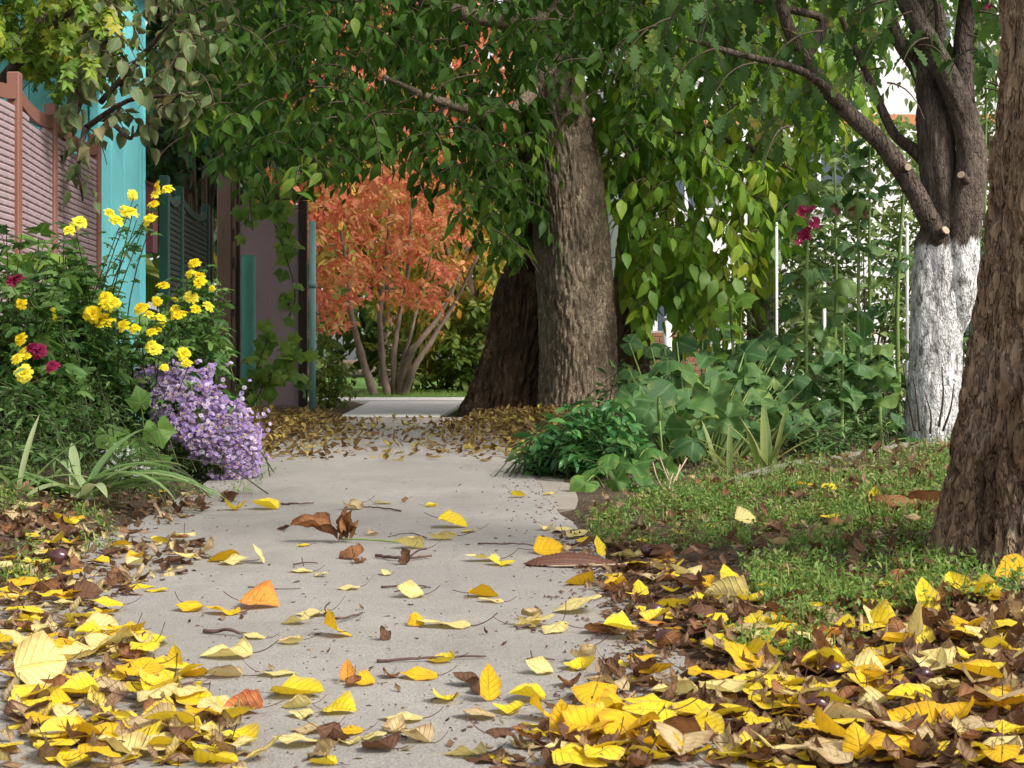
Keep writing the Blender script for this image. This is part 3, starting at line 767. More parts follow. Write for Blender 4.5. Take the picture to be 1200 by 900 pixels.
lean = tree('leaning_tree', 'dark fissured tree leaning towards the grey trunk beside it', wp(590, 487, 13.5) * [1, 1, 0])
trunk(lean, [(*(wp(590, 495, 13.5) * [1, 1, 0] - [0, 0, .1]), .4), q(596, 460, 13.5, .375), q(612, 400, 13.55, .34), q(626, 320, 13.6, .3), q(634, 250, 13.7, .27), q(645, 120, 14, .24), q(670, -60, 14.4, .2), (.9, 15, 5, .14)], 190, 150, 'bark_dark', amp=.055, kx=9, kz=2.2, flare=.1, fh=.25, seed=8, plate=.3, lump=.06, twist=.25)

third = tree('slender_tree', 'drooping broadleaf tree with bright leaves hanging behind the garden', wp(738, 470, 15) * [1, 1, 0])
trunk(third, [(*(wp(738, 480, 15) * [1, 1, 0] - [0, 0, .1]), .22), q(738, 400, 15, .2), q(743, 300, 15, .185), q(752, 200, 15, .175), q(756, 60, 15, .16), q(765, -60, 15, .14), (1.9, 14.6, 5.4, .08)], 90, 60, 'bark_dark', amp=.015, kx=12, kz=2, flare=.15, seed=5, plate=.18)
limb(third, [wp(752, 180, 15), wp(800, 150, 14), wp(870, 170, 13), wp(930, 200, 12.4)], [.07, .05, .03, .01], 'bark_limb')
limb(third, [wp(754, 100, 15), wp(790, 40, 13.6), wp(850, 30, 12.6)], [.07, .05, .02], 'bark_limb')
limb(third, [wp(750, 250, 15), wp(780, 270, 14.2), wp(830, 300, 13.6)], [.05, .035, .01], 'bark_limb')

# furrowed trunk in the near right
fore = tree('furrowed_tree', 'closest trunk, deeply furrowed brown bark, rising from the leaf litter', (1.2, 3.36, 0.06))
trunk(fore, [(1.2, 3.36, .02, .258), (1.205, 3.36, .2, .243), (1.225, 3.36, .5, .226), (1.25, 3.36, .9, .207), (1.27, 3.36, 1.3, .195), (1.28, 3.38, 2.2, .18), (1.3, 3.4, 3.6, .16), (1.25, 3.4, 5, .1)], 420, 260, 'bark_fore', amp=.022, kx=15, kz=5.0, flare=.17, fh=.07, seed=2, plate=.2, lump=.03, twist=.15)
limb(fore, [(1.3, 3.4, 3.5), (.8, 3.0, 4.4), (.3, 2.6, 5.2)], [.1, .07, .03], 'bark_limb')
limb(fore, [(1.3, 3.4, 3.6), (2.0, 3.6, 4.6), (2.6, 3.8, 5.4)], [.1, .07, .03], 'bark_limb')

# whitewashed multi-limbed tree
lime = tree('whitewashed_tree', 'multi-limbed tree with flaking white limewash on its lower trunk', wp(1095, 524, 8.4) * [1, 1, 0])
D = 8.4
trunk(lime, [(*(wp(1096, 535, D) * [1, 1, 0] - [0, 0, .08]), .17), q(1094, 500, D, .165), q(1096, 440, D, .15), q(1098, 380, D, .145), q(1097, 330, D, .13), q(1098, 285, D, .115), q(1102, 255, D + .02, .095), q(1100, 190, D + .05, .1), q(1097, 140, D + .08, .098), q(1092, 90, D + .14, .08), q(1085, 20, D + .2, .06), q(1080, -120, D + .3, .03)], 150, 64, 'bark_lime', amp=.008, kx=14, kz=4, flare=.22, fh=.07, seed=6, plate=.2, lump=.02)
V, Q = bark_tube([q(1120, 400, D - .03, .02), q(1124, 370, D - .05, .075), q(1126, 330, D - .06, .1), q(1128, 290, D - .06, .095), q(1133, 240, D - .06, .092), q(1139, 190, D - .05, .086), q(1133, 150, D - .04, .08), q(1117, 105, D - .03, .076), q(1095, 60, D - .02, .07), q(1070, 15, D, .062), q(1050, -30, D, .05), q(1010, -140, D, .025)], 120, 40, amp=.006, kx=14, kz=4, flare=0, seed=9, plate=.2, lump=.012)
link('trunk', mk('trunk', V - np.array(lime.location), Q), lime, M['bark_lime'])
limb(lime, [wp(1112, 345, D + .02), wp(1103, 290, D - .06), wp(1080, 240, D - .09), wp(1057, 200, D - .1), wp(1030, 165, D - .1), wp(990, 128, D - .08), wp(958, 90, D - .05), wp(930, 45, D), wp(915, 5, D), wp(880, -90, D)], [.05, .058, .055, .053, .048, .044, .04, .036, .032, .02], 'bark_limb', 46, 16)
limb(lime, [wp(985, 125, D - .1), wp(958, 95, D - .2), wp(925, 78, D - .3), wp(860, 62, D - .5), wp(805, 45, D - .6)], [.03, .024, .02, .016, .01], 'bark_limb', 24, 10)
limb(lime, [wp(945, 70, D), wp(965, 25, D + .1), wp(920, 10, D + .1), wp(870, -5, D + .2)], [.026, .024, .02, .014], 'bark_limb', 20, 10)
limb(lime, [wp(1098, 200, D + .15), wp(1070, 175, D + .2), wp(1045, 152, D + .25), wp(1015, 85, D + .3), wp(985, 20, D + .3)], [.045, .036, .028, .022, .014], 'bark_limb', 26, 12)
limb(lime, [wp(1096, 130, D + .12), wp(1075, 80, D + .2), wp(1050, 40, D + .22), wp(1030, -30, D + .25)], [.05, .045, .038, .03], 'bark_limb', 22, 12)
limb(lime, [wp(1130, 120, D + .1), wp(1128, 60, D + .15), wp(1134, 0, D + .15), wp(1140, -110, D + .2)], [.06, .055, .05, .03], 'bark_limb', 22, 12)
limb(lime, [wp(1098, 60, D + .0), wp(1102, 20, D - .02), wp(1090, -60, D)], [.03, .03, .02], 'bark_limb', 16, 10)
# sawn stubs
def stub(P0, P1, r):
    o = limb(lime, [P0, (np.array(P0) + P1) / 2, P1], [r * 1.15, r, r * .97], 'bark_limb', 8, 14, .02, 'stub', True)
    dv = np.array(P1) - P0; dv /= np.linalg.norm(dv); b0 = np.array(P1) + dv * .001
    c = link('cut_face', Geo().tube([b0, b0 + dv * .004], [r * .9, r * .82], 14).mesh('cut_face', False), o, M['cut'])
    c.data.transform(Matrix.Translation(-Vector(lime.location)))
stub(wp(1096, 280, D - .1), wp(1108, 270, D - .17), .027)
stub(wp(1056, 200, D - .1), wp(1064, 196, D - .2), .022)
stub(wp(1135, 215, D - .1), wp(1126, 205, D - .2), .022)
for (a_, b_) in (((1072, 505), (1058, 425)), ((1078, 505), (1070, 440)), ((1100, 500), (1104, 430)), ((1105, 505), (1118, 450)), ((1090, 508), (1084, 462))):
    A = wp(*a_, D - .22); B = wp(*b_, D - .3); m = (A + B) / 2 + [random.uniform(-.02, .02), 0, 0]
    limb(lime, [A, m, B], [.007, .005, .003], 'twig', 10, 6, .2, 'shoot')

# far multi-stemmed red tree
red = tree('red_tree', 'multi-stemmed tree with coral red autumn leaves at the end of the path', wp(460, 466, 20.3) * [1, 1, 0])
for pts, r in ((((440, 470), (425, 420), (412, 370), (408, 330), (400, 270)), .1), (((455, 470), (448, 420), (445, 370), (452, 310), (458, 220)), .09),
               (((462, 470), (462, 420), (468, 370), (478, 320), (482, 240)), .08), (((468, 470), (478, 420), (492, 400), (515, 370), (540, 320)), .11),
               (((466, 468), (470, 430), (482, 390), (492, 350), (505, 300)), .06),
               (((472, 470), (486, 430), (505, 400), (530, 360), (560, 300)), .09)):
    P = np.array([wp(*p, 20.3 + random.uniform(-.15, .15)) for p in pts]); P[0, 2] = -.05
    limb(red, P, np.linspace(r * .6, r * .16, len(P)), 'bark_far', 24, 10, .25)

# ================================================================== FOLIAGE
G_DARK = [(0, (.02, .058, .006)), (.45, (.036, .092, .01)), (.8, (.07, .14, .015)), (1, (.17, .22, .02))]
G_MID = [(0, (.045, .11, .012)), (.4, (.095, .21, .02)), (.75, (.17, .3, .027)), (1, (.3, .39, .03))]
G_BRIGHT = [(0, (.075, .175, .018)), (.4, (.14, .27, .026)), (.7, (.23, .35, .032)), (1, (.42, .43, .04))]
M['lf_elm'] = leaf_mat('elm_leaf', G_DARK, (.1, .15, .04), .3, .3, .5, spec=.16)
M['lf_third'] = leaf_mat('broad_leaf', G_MID, (.2, .26, .07), .3, .45, .48, spec=.25)
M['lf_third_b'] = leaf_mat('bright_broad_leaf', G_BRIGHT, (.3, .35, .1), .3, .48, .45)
M['lf_lime'] = leaf_mat('lobed_leaf', [(0, (.028, .07, .016)), (.5, (.05, .11, .024)), (.88, (.09, .16, .035)), (.93, (.3, .24, .05)), (1, (.4, .25, .05))], (.14, .2, .07), .3, .35, .55, spec=.15)
M['lf_maple'] = leaf_mat('maple_leaf', [(0, (.07, .15, .02)), (.4, (.14, .25, .025)), (.75, (.26, .34, .03)), (.93, (.5, .43, .04)), (1, (.6, .46, .05))], (.3, .32, .1), .25, .4, .5, side=0)
M['lf_quince'] = leaf_mat('quince_leaf', [(0, (.05, .1, .03)), (.45, (.1, .165, .05)), (.72, (.17, .22, .085)), (.9, (.27, .24, .12)), (1, (.33, .2, .12))], (.26, .28, .17), .45, .25, .6, (.24, .15, .08), .75)
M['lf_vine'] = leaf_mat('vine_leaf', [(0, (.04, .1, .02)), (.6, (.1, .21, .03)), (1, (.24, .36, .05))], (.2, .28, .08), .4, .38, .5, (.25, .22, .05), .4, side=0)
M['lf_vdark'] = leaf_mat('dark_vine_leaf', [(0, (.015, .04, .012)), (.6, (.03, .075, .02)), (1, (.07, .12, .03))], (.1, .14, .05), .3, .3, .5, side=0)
M['lf_red'] = leaf_mat('red_leaf', [(0, (.42, .08, .055)), (.35, (.58, .15, .085)), (.65, (.64, .25, .12)), (.85, (.6, .38, .14)), (1, (.28, .28, .06))], (.6, .35, .2), .25, .4, .55)
M['lf_orange'] = leaf_mat('orange_leaf', [(0, (.09, .17, .025)), (.35, (.2, .26, .04)), (.6, (.45, .34, .05)), (.85, (.6, .28, .045)), (1, (.62, .2, .04))], (.4, .3, .1), .25, .4, .55)
M['lf_bush'] = leaf_mat('bush_leaf', [(0, (.05, .1, .02)), (.5, (.13, .2, .03)), (1, (.32, .34, .06))], (.3, .34, .1), .25, .4, .55)
M['lf_hazy'] = leaf_mat('pale_shrub_leaf', [(0, (.08, .14, .04)), (.5, (.16, .24, .07)), (1, (.3, .37, .13))], (.25, .3, .12), .2, .4, .6)
M['lf_far'] = leaf_mat('far_leaf', [(0, (.04, .08, .02)), (.6, (.09, .15, .03)), (1, (.2, .22, .05))], (.2, .2, .1), .2, .4, .6)

OVL = [leaf_tpl(OV, .52, 4, 1, curl=c, fold=f, cup=-.1, petiole=0, seed=i) for i, (c, f) in enumerate([(-.5, .2), (-.9, .1), (-.3, .35), (.25, .2)])]
OVN = [leaf_tpl(OV, .44, 4, 1, curl=c, fold=f, seed=i) for i, (c, f) in enumerate([(-.5, .2), (-.9, .15), (-.2, .35)])]
MAPL = [lobed_tpl([.62, .85, 1, .85, .62], .5, droop=d_, wave=w, seed=i, spread=2.1) for i, (d_, w) in enumerate([(.25, .06), (.5, .1), (.1, .15)])]
VINE = [lobed_tpl([.75, .9, 1, .9, .75], .24, droop=d_, wave=w, seed=i + 4, spread=2.4) for i, (d_, w) in enumerate([(.3, .06), (.5, .1), (.15, .16)])]
OAKL = [pinn_tpl(seed=i, droop=d_) for i, d_ in enumerate([.25, .5, .1])]

def sample_region(n, x0, x1, ylow, ytop, d0, d1, accept=None):
    out = []
    while len(out) < n:
        px = rng.uniform(x0, x1); lo = pl(px, ylow); hi = ytop if np.isscalar(ytop) else pl(px, ytop)
        if lo <= hi: continue
        # the crown is a volume: the chance is even over its height
        py = rng.uniform(min(y for _, y in ylow) if False else hi, max(v for _, v in ylow))
        if py > lo: continue
        d = rng.uniform(d0, d1)
        if accept is not None and not accept(px, py, d): continue
        out.append(wp(px, py, d))
    return np.array(out)
def cut_low(S, ylow, soft=10):
    px, py, d = proj(S[0]); return sel(py < pl(px, ylow) + rng.normal(0, soft, len(px)), *S)
def twigs(root, g, mat='twig'):
    if g.n:
        g.V = [v - np.array(root.location) for v in g.V]
        tag(link('twigs', g.mesh('twigs'), root, M[mat]), kind='stuff')

# elm canopy: the dark curtain over the path
ylow_e = [(215, 150), (240, 215), (275, 235), (300, 215), (345, 238), (372, 262), (395, 232), (430, 205), (462, 196), (500, 228), (540, 268), (570, 318), (600, 338), (628, 300), (650, 130), (700, 120), (730, 210), (770, 260)]
tw = Geo()
def acc_e(px, py, d): return not (625 < px < 735 and d < 12.6 and py > 70 and rng.uniform() > .12)
pts = sample_region(760, 205, 770, [(x, y - 40) for x, y in ylow_e], -150, 9.2, 13.2, acc_e)
S1 = cut_low(hang(pts, 10, .46, (.07, .15), len(OVN), .38, .85, .5, tw), ylow_e, 9)
px, py, d = proj(S1[0]); S1 = sel(~((px > 618) & (px < 722) & (py > 75) & (d < 12.7)) | (rng.uniform(0, 1, len(px)) < .04), *S1)
pts = sample_region(190, 215, 600, [(x, y - 55) for x, y in ylow_e], -60, 12.5, 15.5)
S1b = cut_low(hang(pts, 10, .7, (.12, .18), len(OVN), .5, .8, .7, tw), ylow_e, 9)
# upper crown out of frame: it shades the far half of the path
def blob(n, c, r, hollow=.35):
    v = rand_unit(n) * (rng.uniform(hollow ** 3, 1, n) ** (1 / 3))[:, None]; return np.array(c) + v * np.array(r)
S2 = hang(blob(380, (-.2, 12.9, 6.0), (2.9, 2.4, 2.0)), 8, .9, (.2, .3), len(OVN), .5, .8, .6)
S2 = sel((proj(S2[0])[1] < -25), *S2); S2 = sel(S2[0][:, 0] > -2.2, *S2)
leaves(elm, *cat(S1, S1b, S2), OVN, M['lf_elm'], 300); twigs(elm, tw)

# leaning tree gets its own smaller crown above
S = hang(blob(160, (1.2, 15.6, 6.2), (2.6, 2.2, 1.8)), 8, .9, (.2, .3), len(OVN), .5, .8, .6)
S = sel(proj(S[0])[1] < -10, *S)
pts = sample_region(70, 560, 640, [(560, 250), (600, 262), (640, 240)], 60, 12.2, 13.0)
Sl = hang(pts, 8, .5, (.1, .16), len(OVN), .6, .6, .9)
leaves(lean, *cat(Sl, S), OVN, M['lf_elm'], 120)

# drooping broadleaf tree on the right of the big trunk
ylow_t = [(712, 240), (725, 330), (745, 400), (770, 395), (795, 425), (825, 400), (850, 435), (875, 410), (895, 360), (915, 320), (945, 235), (1000, 175)]
tw = Geo()
pts = sample_region(520, 708, 1000, [(x, y - 45) for x, y in ylow_t], -120, 12.3, 15.2)
pts = np.concatenate([pts, sample_region(60, 694, 775, [(694, 90), (715, 200), (775, 230)], -60, 12.5, 14.5)])
S3 = cut_low(hang(pts, 10, .65, (.12, .2), len(OVL), .6, .8, .9, tw), ylow_t, 10)
px, py, d = proj(S3[0])
keep = ~((px < 725) & (py > 230) & (rng.uniform(0, 1, len(px)) > .35)); S3 = sel(keep, *S3)
px, py, d = proj(S3[0])
br = rng.uniform(0, 1, len(px)) < np.clip((px - 730) / 150, .15, .7)  # brighter leaf copy grows commoner rightward: sunlight put into the leaf colour
S3c = hang(blob(120, (2.4, 15.2, 6.3), (2.0, 1.8, 1.6)), 8, .9, (.2, .3), len(OVL), .5, .8, .6)
S3c = sel(proj(S3c[0])[1] < -20, *S3c)
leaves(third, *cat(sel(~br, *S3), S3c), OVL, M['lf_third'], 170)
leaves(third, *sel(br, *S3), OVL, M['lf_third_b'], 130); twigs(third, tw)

# whitewashed tree: lobed grey green leaves
ylow_l = [(740, 60), (790, 95), (840, 150), (885, 175), (930, 175), (975, 130), (1000, 105), (1030, 150), (1060, 120), (1100, 80), (1130, 110), (1175, 175), (1230, 170)]
tw = Geo()
pts = sample_region(150, 760, 1190, [(x, y - 25) for x, y in ylow_l], -160, 7.4, 9.6)
S4 = cut_low(hang(pts, 7, .42, (.1, .16), len(OAKL), .45, .8, .6, tw), ylow_l, 10)
px, py, d = proj(S4[0])
S4 = sel(~((px > 1000) & (py > 0) & (rng.uniform(0, 1, len(px)) > np.where(py < 75, .55, .22))), *S4)
S4b = hang(blob(110, (2.2, 8.7, 3.7), (1.8, 1.4, 1.0)), 8, .6, (.13, .18), len(OAKL), .4, .8, .5)
S4b = sel(proj(S4b[0])[1] < -10, *S4b)
leaves(lime, *cat(S4, S4b), OAKL, M['lf_lime'], 300); twigs(lime, tw)

# furrowed tree: crown far overhead
S = hang(blob(60, (1.9, 3.9, 5.9), (1.5, 1.4, .8)), 8, .5, (.1, .15), len(OVL), .4, .9, .4)
leaves(fore, *S, OVL, M['lf_third'], 0)

# maple over the fence, top left
mp = tree('maple_tree', 'yellow green small-leaved maple leaning over the pink fence', (-3.5, 9.6, 0))
limb(mp, [(-3.5, 9.6, -.1), (-3.45, 9.6, 1.2), (-3.3, 9.5, 2.2), (-3.1, 9.4, 3.3)], [.1, .085, .07, .03], 'bark_limb', name='trunk')
for P in ([(-3.4, 9.5, 1.9), (-2.9, 9.3, 2.4), (-2.5, 9.0, 2.6)], [(-3.4, 9.5, 1.8), (-3.3, 9.0, 2.3), (-2.95, 8.6, 2.7)], [(-3.3, 9.5, 2.3), (-2.8, 9.6, 2.7), (-2.45, 9.7, 2.9)]):
    limb(mp, P, [.045, .03, .01], 'bark_limb')
ylow_m = [(-120, 75), (-20, 60), (22, 78), (45, 100), (62, 122), (100, 118), (118, 92), (135, 75)]
tw = Geo()
pts = sample_region(420, -130, 128, [(x, y - 18) for x, y in ylow_m], -110, 8.7, 10.4)
S5 = cut_low(hang(pts, 9, .34, (.045, .075), len(MAPL), .45, .8, .5, tw), ylow_m, 6)
S5b = hang(blob(24, (-3.9, 9.8, 3.4), (.9, 1.0, .6)), 9, .5, (.07, .1), len(MAPL), .4, .8, .5)
S5b = sel(proj(S5b[0])[1] < -15, *S5b)
leaves(mp, *cat(S5, S5b), MAPL, M['lf_maple'], 300); twigs(mp, tw)

# quince with curling grey green leaves
qn = tree('quince_tree', 'grey green tree with browning curled leaves in front of turquoise shed', (-2.95, 9.95, 0))
limb(qn, [(-2.95, 9.95, -.1), (-2.95, 9.95, 1), (-2.85, 9.8, 1.9), (-2.5, 9.5, 2.5)], [.07, .06, .045, .015], 'bark_limb', name='trunk')
for P in ([wp(100, 150, 9.6), wp(150, 118, 9.4), wp(200, 112, 9.2), wp(232, 108, 9.1)], [wp(118, 120, 9.6), wp(170, 60, 9.4), wp(205, 22, 9.2)], [wp(128, 140, 9.5), wp(152, 162, 9.4), wp(156, 148, 9.3)], [wp(140, 100, 9.6), wp(190, 40, 9.5), wp(240, 10, 9.4)], [wp(100, 150, 9.6), wp(92, 190, 9.3), wp(97, 235, 9.2)]):
    limb(qn, P, np.linspace(.02, .006, len(P)), 'bark_limb', 16, 8, .1)
QU = [leaf_tpl(OV, .62, 5, 1, curl=c, fold=f, cup=cu, wave=.12, seed=i, twist=t_) for i, (c, f, cu, t_) in enumerate([(-.8, .35, .1, .3), (-1.4, .5, .2, -.4), (.4, .6, .1, .2), (-.4, .2, -.2, .6), (.9, .45, .2, -.3)])]
ylow_q = [(78, 140), (100, 175), (128, 160), (150, 150), (178, 172), (200, 165), (222, 150), (245, 130), (255, 60)]
tw = Geo()
pts = sample_region(66, 84, 245, [(x, y - 18) for x, y in ylow_q], -40, 8.8, 9.9, lambda px, py, d: not (122 < px < 175 and 5 < py < 110 and rng.uniform() > .6))
S6 = cut_low(hang(pts, 6, .3, (.085, .14), len(QU), .5, .8, .7, tw), ylow_q, 7)
px, py, d = proj(S6[0]); S6 = sel(~((px > 130) & (px < 168) & (py > 18) & (py < 78) & (rng.uniform(0, 1, len(px)) > .6)), *S6)
pts = np.array([wp(92, 140, 9.3), wp(96, 165, 9.25), wp(93, 190, 9.2), wp(98, 205, 9.2)])
S6b = hang(pts, 4, .16, (.09, .13), len(QU), .9, .4, .9)
S6c = hang(blob(12, (-2.9, 9.7, 3.2), (.6, .5, .4)), 6, .4, (.1, .14), len(QU), .5, .8, .6); S6c = sel(proj(S6c[0])[1] < -12, *S6c)
leaves(qn, *cat(S6, S6b, S6c), QU, M['lf_quince'], 300); twigs(qn, tw)

# vines: dark on the arbor, bright on the gate
vn = thing('grape_vine', 'dark grape vine leaves massed over the arbor behind turquoise shed', 'vine', (-3.1, 15.6, 0))
limb(vn, [(-3.1, 15.6, -.05), (-3.15, 15.7, 1.2), (-3.0, 15.6, 2.6)], [.04, .03, .02], 'bark_limb', name='stem')
pts = sample_region(190, 150, 330, [(150, 215), (200, 190), (235, 160), (262, 180), (330, 150)], -80, 15.0, 17.5)
Sa = hang(pts, 8, .5, (.1, .17), len(VINE), .6, .8, .6)
pts = sample_region(110, 150, 285, [(150, 235), (285, 240)], 120, 17.0, 19.5)
Sb = hang(pts, 8, .6, (.14, .2), len(VINE), .6, .8, .6)
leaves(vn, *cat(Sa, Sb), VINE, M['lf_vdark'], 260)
vg = thing('grape_vine', 'light green grape vine trailing down over the mauve gate', 'vine', wp(300, 470, 14.3) * [1, 1, 0])
strands = [[(296, 90), (300, 180), (318, 250), (335, 300), (346, 345), (338, 372)], [(290, 140), (292, 220), (296, 270)], [(322, 200), (334, 262), (342, 290)], [(300, 470), (315, 440), (345, 420), (352, 400)], [(286, 470), (305, 420), (318, 388)], [(270, 480), (300, 452), (338, 438), (354, 445)]]
g = Geo(); Pp, Yy = [], []
for st in strands:
    C = crom([wp(x, y, 14.2 + random.uniform(-.15, .1)) for x, y in st], 22); g.tube(C, .006, 4, False)
    for c in C[2:]:
        for _ in range(1):
            Pp.append(c + rng.normal(0, .05, 3)); Yy.append([rng.normal(0, .6), rng.normal(-.2, .4), -.9 + rng.normal(0, .3)])
Pp = np.array(Pp); n = len(Pp); Nn = np.array([0.2, -.8, .5]) + rng.normal(0, .4, (n, 3))
g.V = [v - np.array(vg.location) for v in g.V]; tag(link('stem', g.mesh('stem'), vg, M['twig']), kind='stuff')
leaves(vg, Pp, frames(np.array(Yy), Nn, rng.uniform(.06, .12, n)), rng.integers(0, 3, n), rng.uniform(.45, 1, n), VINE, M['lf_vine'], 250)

# far autumn trees
ylow_r = [(340, 380), (365, 405), (400, 395), (430, 345), (470, 350), (510, 400), (535, 350), (560, 250)]
def acc_r(px, py, d):
    return ((px - 452) / 92) ** 2 + ((py - 300) / 112) ** 2 < 1 and noise.noise(Vector((px * .03, py * .04, d))) > -.02
pts = sample_region(330, 345, 550, ylow_r, 170, 19.0, 21.6, acc_r)
S7 = cut_low(hang(pts, 9, .42, (.08, .14), len(OVN), .3, .9, .15), ylow_r, 12)
S7b = hang(blob(240, (-1.8, 20.6, 4.6), (3.2, 2.0, 2.2), .1), 9, .7, (.16, .26), len(OVN), .4, .8, .6)
leaves(red, *cat(S7, S7b), OVN, M['lf_red'], 300)
def far_tree(name, label, cx, d, zc, r, ntw, mat, size, tl=.6, leafn=120, tpl=OVN, trunk_r=.12, tm='bark_far'):
    t = tree(name, label, (cx, d, 0))
    limb(t, [(cx, d, -.1), (cx + .1, d, zc * .5), (cx - .1, d, zc + r[2] * .6)], [trunk_r, trunk_r * .8, trunk_r * .2], tm, name='trunk')
    for k in range(4):
        a = k * 1.7 + cx; limb(t, [(cx, d, zc * .55), (cx + .5 * r[0] * math.cos(a), d + .5 * r[1] * math.sin(a), zc), (cx + .85 * r[0] * math.cos(a), d + .85 * r[1] * math.sin(a), zc + .3 * r[2])], [trunk_r * .6, trunk_r * .35, trunk_r * .1], tm)
    leaves(t, *hang(blob(ntw, (cx, d, zc), r, .2), 9, tl, size, len(tpl), .5, .8, .6), tpl, M[mat], leafn)
far_tree('orange_tree', 'orange and green autumn tree behind the red tree, next to the leaning trunk', -.7, 22.6, 2.0, (1.5, 1.3, 1.8), 560, 'lf_orange', (.11, .18))
far_tree('orange_tree', 'tall orange tree showing through gaps high in the dark leaf curtain', -3.4, 25.5, 4.6, (2.4, 2.0, 3.0), 420, 'lf_orange', (.18, .28))
far_tree('red_tree', 'second red tree farther back, glimpsed through the dark canopy above the path', -2.2, 26.5, 4.8, (2.6, 2.0, 2.6), 420, 'lf_red', (.18, .28))
def bush(name, label, cx, d, r, n, mat, size, cat_='bush', leafn=100, zc=None, tpl=OVN, tl=.35, fl=None):
    t = thing(name, label, cat_, (cx, d, 0)); zc = zc if zc is not None else r[2] * .8
    g = Geo()
    for k in range(7):
        a = k * .9; g.tube(crom([(0, 0, -.05), (.3 * r[0] * math.cos(a), .3 * r[1] * math.sin(a), zc * .6), (.7 * r[0] * math.cos(a), .7 * r[1] * math.sin(a), zc * 1.2)], 6), [.015, .013, .011, .009, .007, .004], 5, False)
    tag(link('stem', g.mesh('stem'), t, M['twig']), kind='stuff')
    S = hang(blob(n, (cx, d, zc), r, .3), 8, tl, size, len(tpl), .2, .9, .1); S = sel(S[0][:, 2] > .02, *S)
    leaves(t, *S, tpl, M[mat], leafn)
    return t
bush('shrub', 'yellow green rounded shrub beyond the pale pavement under the red tree', -1.05, 22.4, (1.1, .6, .7), 260, 'lf_bush', (.1, .16), leafn=120)
bush('shrub', 'yellow green shrub far behind, just beside the dark leaning trunk', -.1, 21.9, (.9, .6, .9), 200, 'lf_bush', (.1, .16), leafn=60)
fb = bush('flowering_shrub', 'green shrub with small pale flowers beside the slim blue green pipe', wp(390, 480, 15.6)[0], 15.6, (.2, .22, .3), 90, 'lf_bush', (.05, .085), leafn=120, zc=.26, tl=.14)
bush('shrub', 'dim green bush filling the gap behind the gate and the red tree stems', -3.6, 21.5, (1.0, .8, .9), 160, 'lf_far', (.1, .16), leafn=60)
# a far-off belt of trees that closes the view
n = 2600; pts = np.stack([rng.uniform(-34, 2.0, n), rng.uniform(38, 46, n), rng.uniform(.2, 8, n)], 1)
n2 = 1300; pts2 = np.stack([rng.uniform(15, 50, n2), rng.uniform(38, 46, n2), rng.uniform(.2, 7, n2)], 1)
n3 = 700; pts3 = np.stack([rng.uniform(-30, -6, n3), rng.uniform(24, 30, n3), rng.uniform(.2, 6.5, n3)], 1)
S = hang(np.concatenate([pts, pts2, pts3]), 5, 1.3, (.5, .8), len(OVN), .3, .8, .3)
V, T, L = merged(*S, OVN)
tag(link('far_trees', mk('far_trees', V, T, L), mat=M['lf_far']), 'green belt of distant trees beyond the road', 'trees', kind='stuff')

# ================================================================== GARDEN PLANTS
M['lf_chry'] = leaf_mat('chrysanthemum_leaf', [(0, (.03, .09, .02)), (.5, (.07, .17, .032)), (1, (.16, .27, .06))], (.15, .22, .08), .3, .35, .5, side=0)
M['lf_herb'] = leaf_mat('herb_leaf', [(0, (.035, .095, .022)), (.5, (.08, .17, .04)), (1, (.17, .27, .08))], (.15, .2, .08), .3, .3, .5)
M['lf_squash'] = leaf_mat('squash_leaf', [(0, (.024, .075, .017)), (.45, (.05, .125, .027)), (.8, (.1, .19, .042)), (1, (.24, .3, .05))], (.15, .23, .1), .35, .3, .65, (.3, .28, .08), .35, side=0)
M['lf_holly'] = leaf_mat('hollyhock_leaf', [(0, (.035, .1, .03)), (.5, (.07, .16, .045)), (1, (.17, .26, .06))], (.2, .28, .1), .4, .38, .55, side=0)
M['lf_shrub'] = leaf_mat('dark_shrub_leaf', [(0, (.018, .085, .02)), (.5, (.045, .16, .035)), (1, (.13, .28, .07))], (.12, .22, .1), .35, .22, .32)
M['lf_burd'] = leaf_mat('broad_low_leaf', [(0, (.04, .12, .02)), (.6, (.08, .18, .03)), (1, (.25, .28, .05))], (.2, .28, .08), .3, .32, .55, (.35, .3, .06), .35, side=0)
M['lf_strap'] = leaf_mat('strap_leaf', [(0, (.14, .25, .08)), (.6, (.24, .36, .14)), (1, (.42, .46, .24))], (.25, .33, .14), .3, .35, .5, side=0)
M['lf_iris'] = leaf_mat('iris_leaf', [(0, (.1, .17, .04)), (.55, (.22, .28, .07)), (1, (.4, .36, .14))], (.3, .35, .14), .3, .35, .5, (.4, .3, .15), .5, side=0)
def petal_mat(name, stops, vein, transl=.35): return leaf_mat(name, stops, vein, .2, transl, .6, side=0, spec=.2)
M['pet_yellow'] = petal_mat('yellow_petal', [(0, (.8, .62, .015)), (.5, (.88, .75, .03)), (1, (.92, .84, .1))], (.75, .6, .02))
M['pet_purple'] = petal_mat('purple_petal', [(0, (.28, .17, .43)), (.4, (.39, .28, .56)), (.8, (.53, .43, .68)), (1, (.72, .64, .8))], (.45, .3, .5))
M['pet_crimson'] = petal_mat('crimson_petal', [(0, (.2, .012, .05)), (.5, (.34, .02, .09)), (1, (.5, .06, .16))], (.2, .01, .05))
M['pet_white'] = petal_mat('white_petal', [(0, (.6, .6, .55)), (1, (.8, .8, .77))], (.6, .6, .5))
M['pet_dry'] = petal_mat('dried_petal', [(0, (.1, .05, .03)), (1, (.22, .11, .06))], (.1, .05, .03))
M['fl_eye'] = simple_mat('flower_eye', [(.3, (.5, .33, .03)), (.7, (.65, .48, .05))], 200, .8)

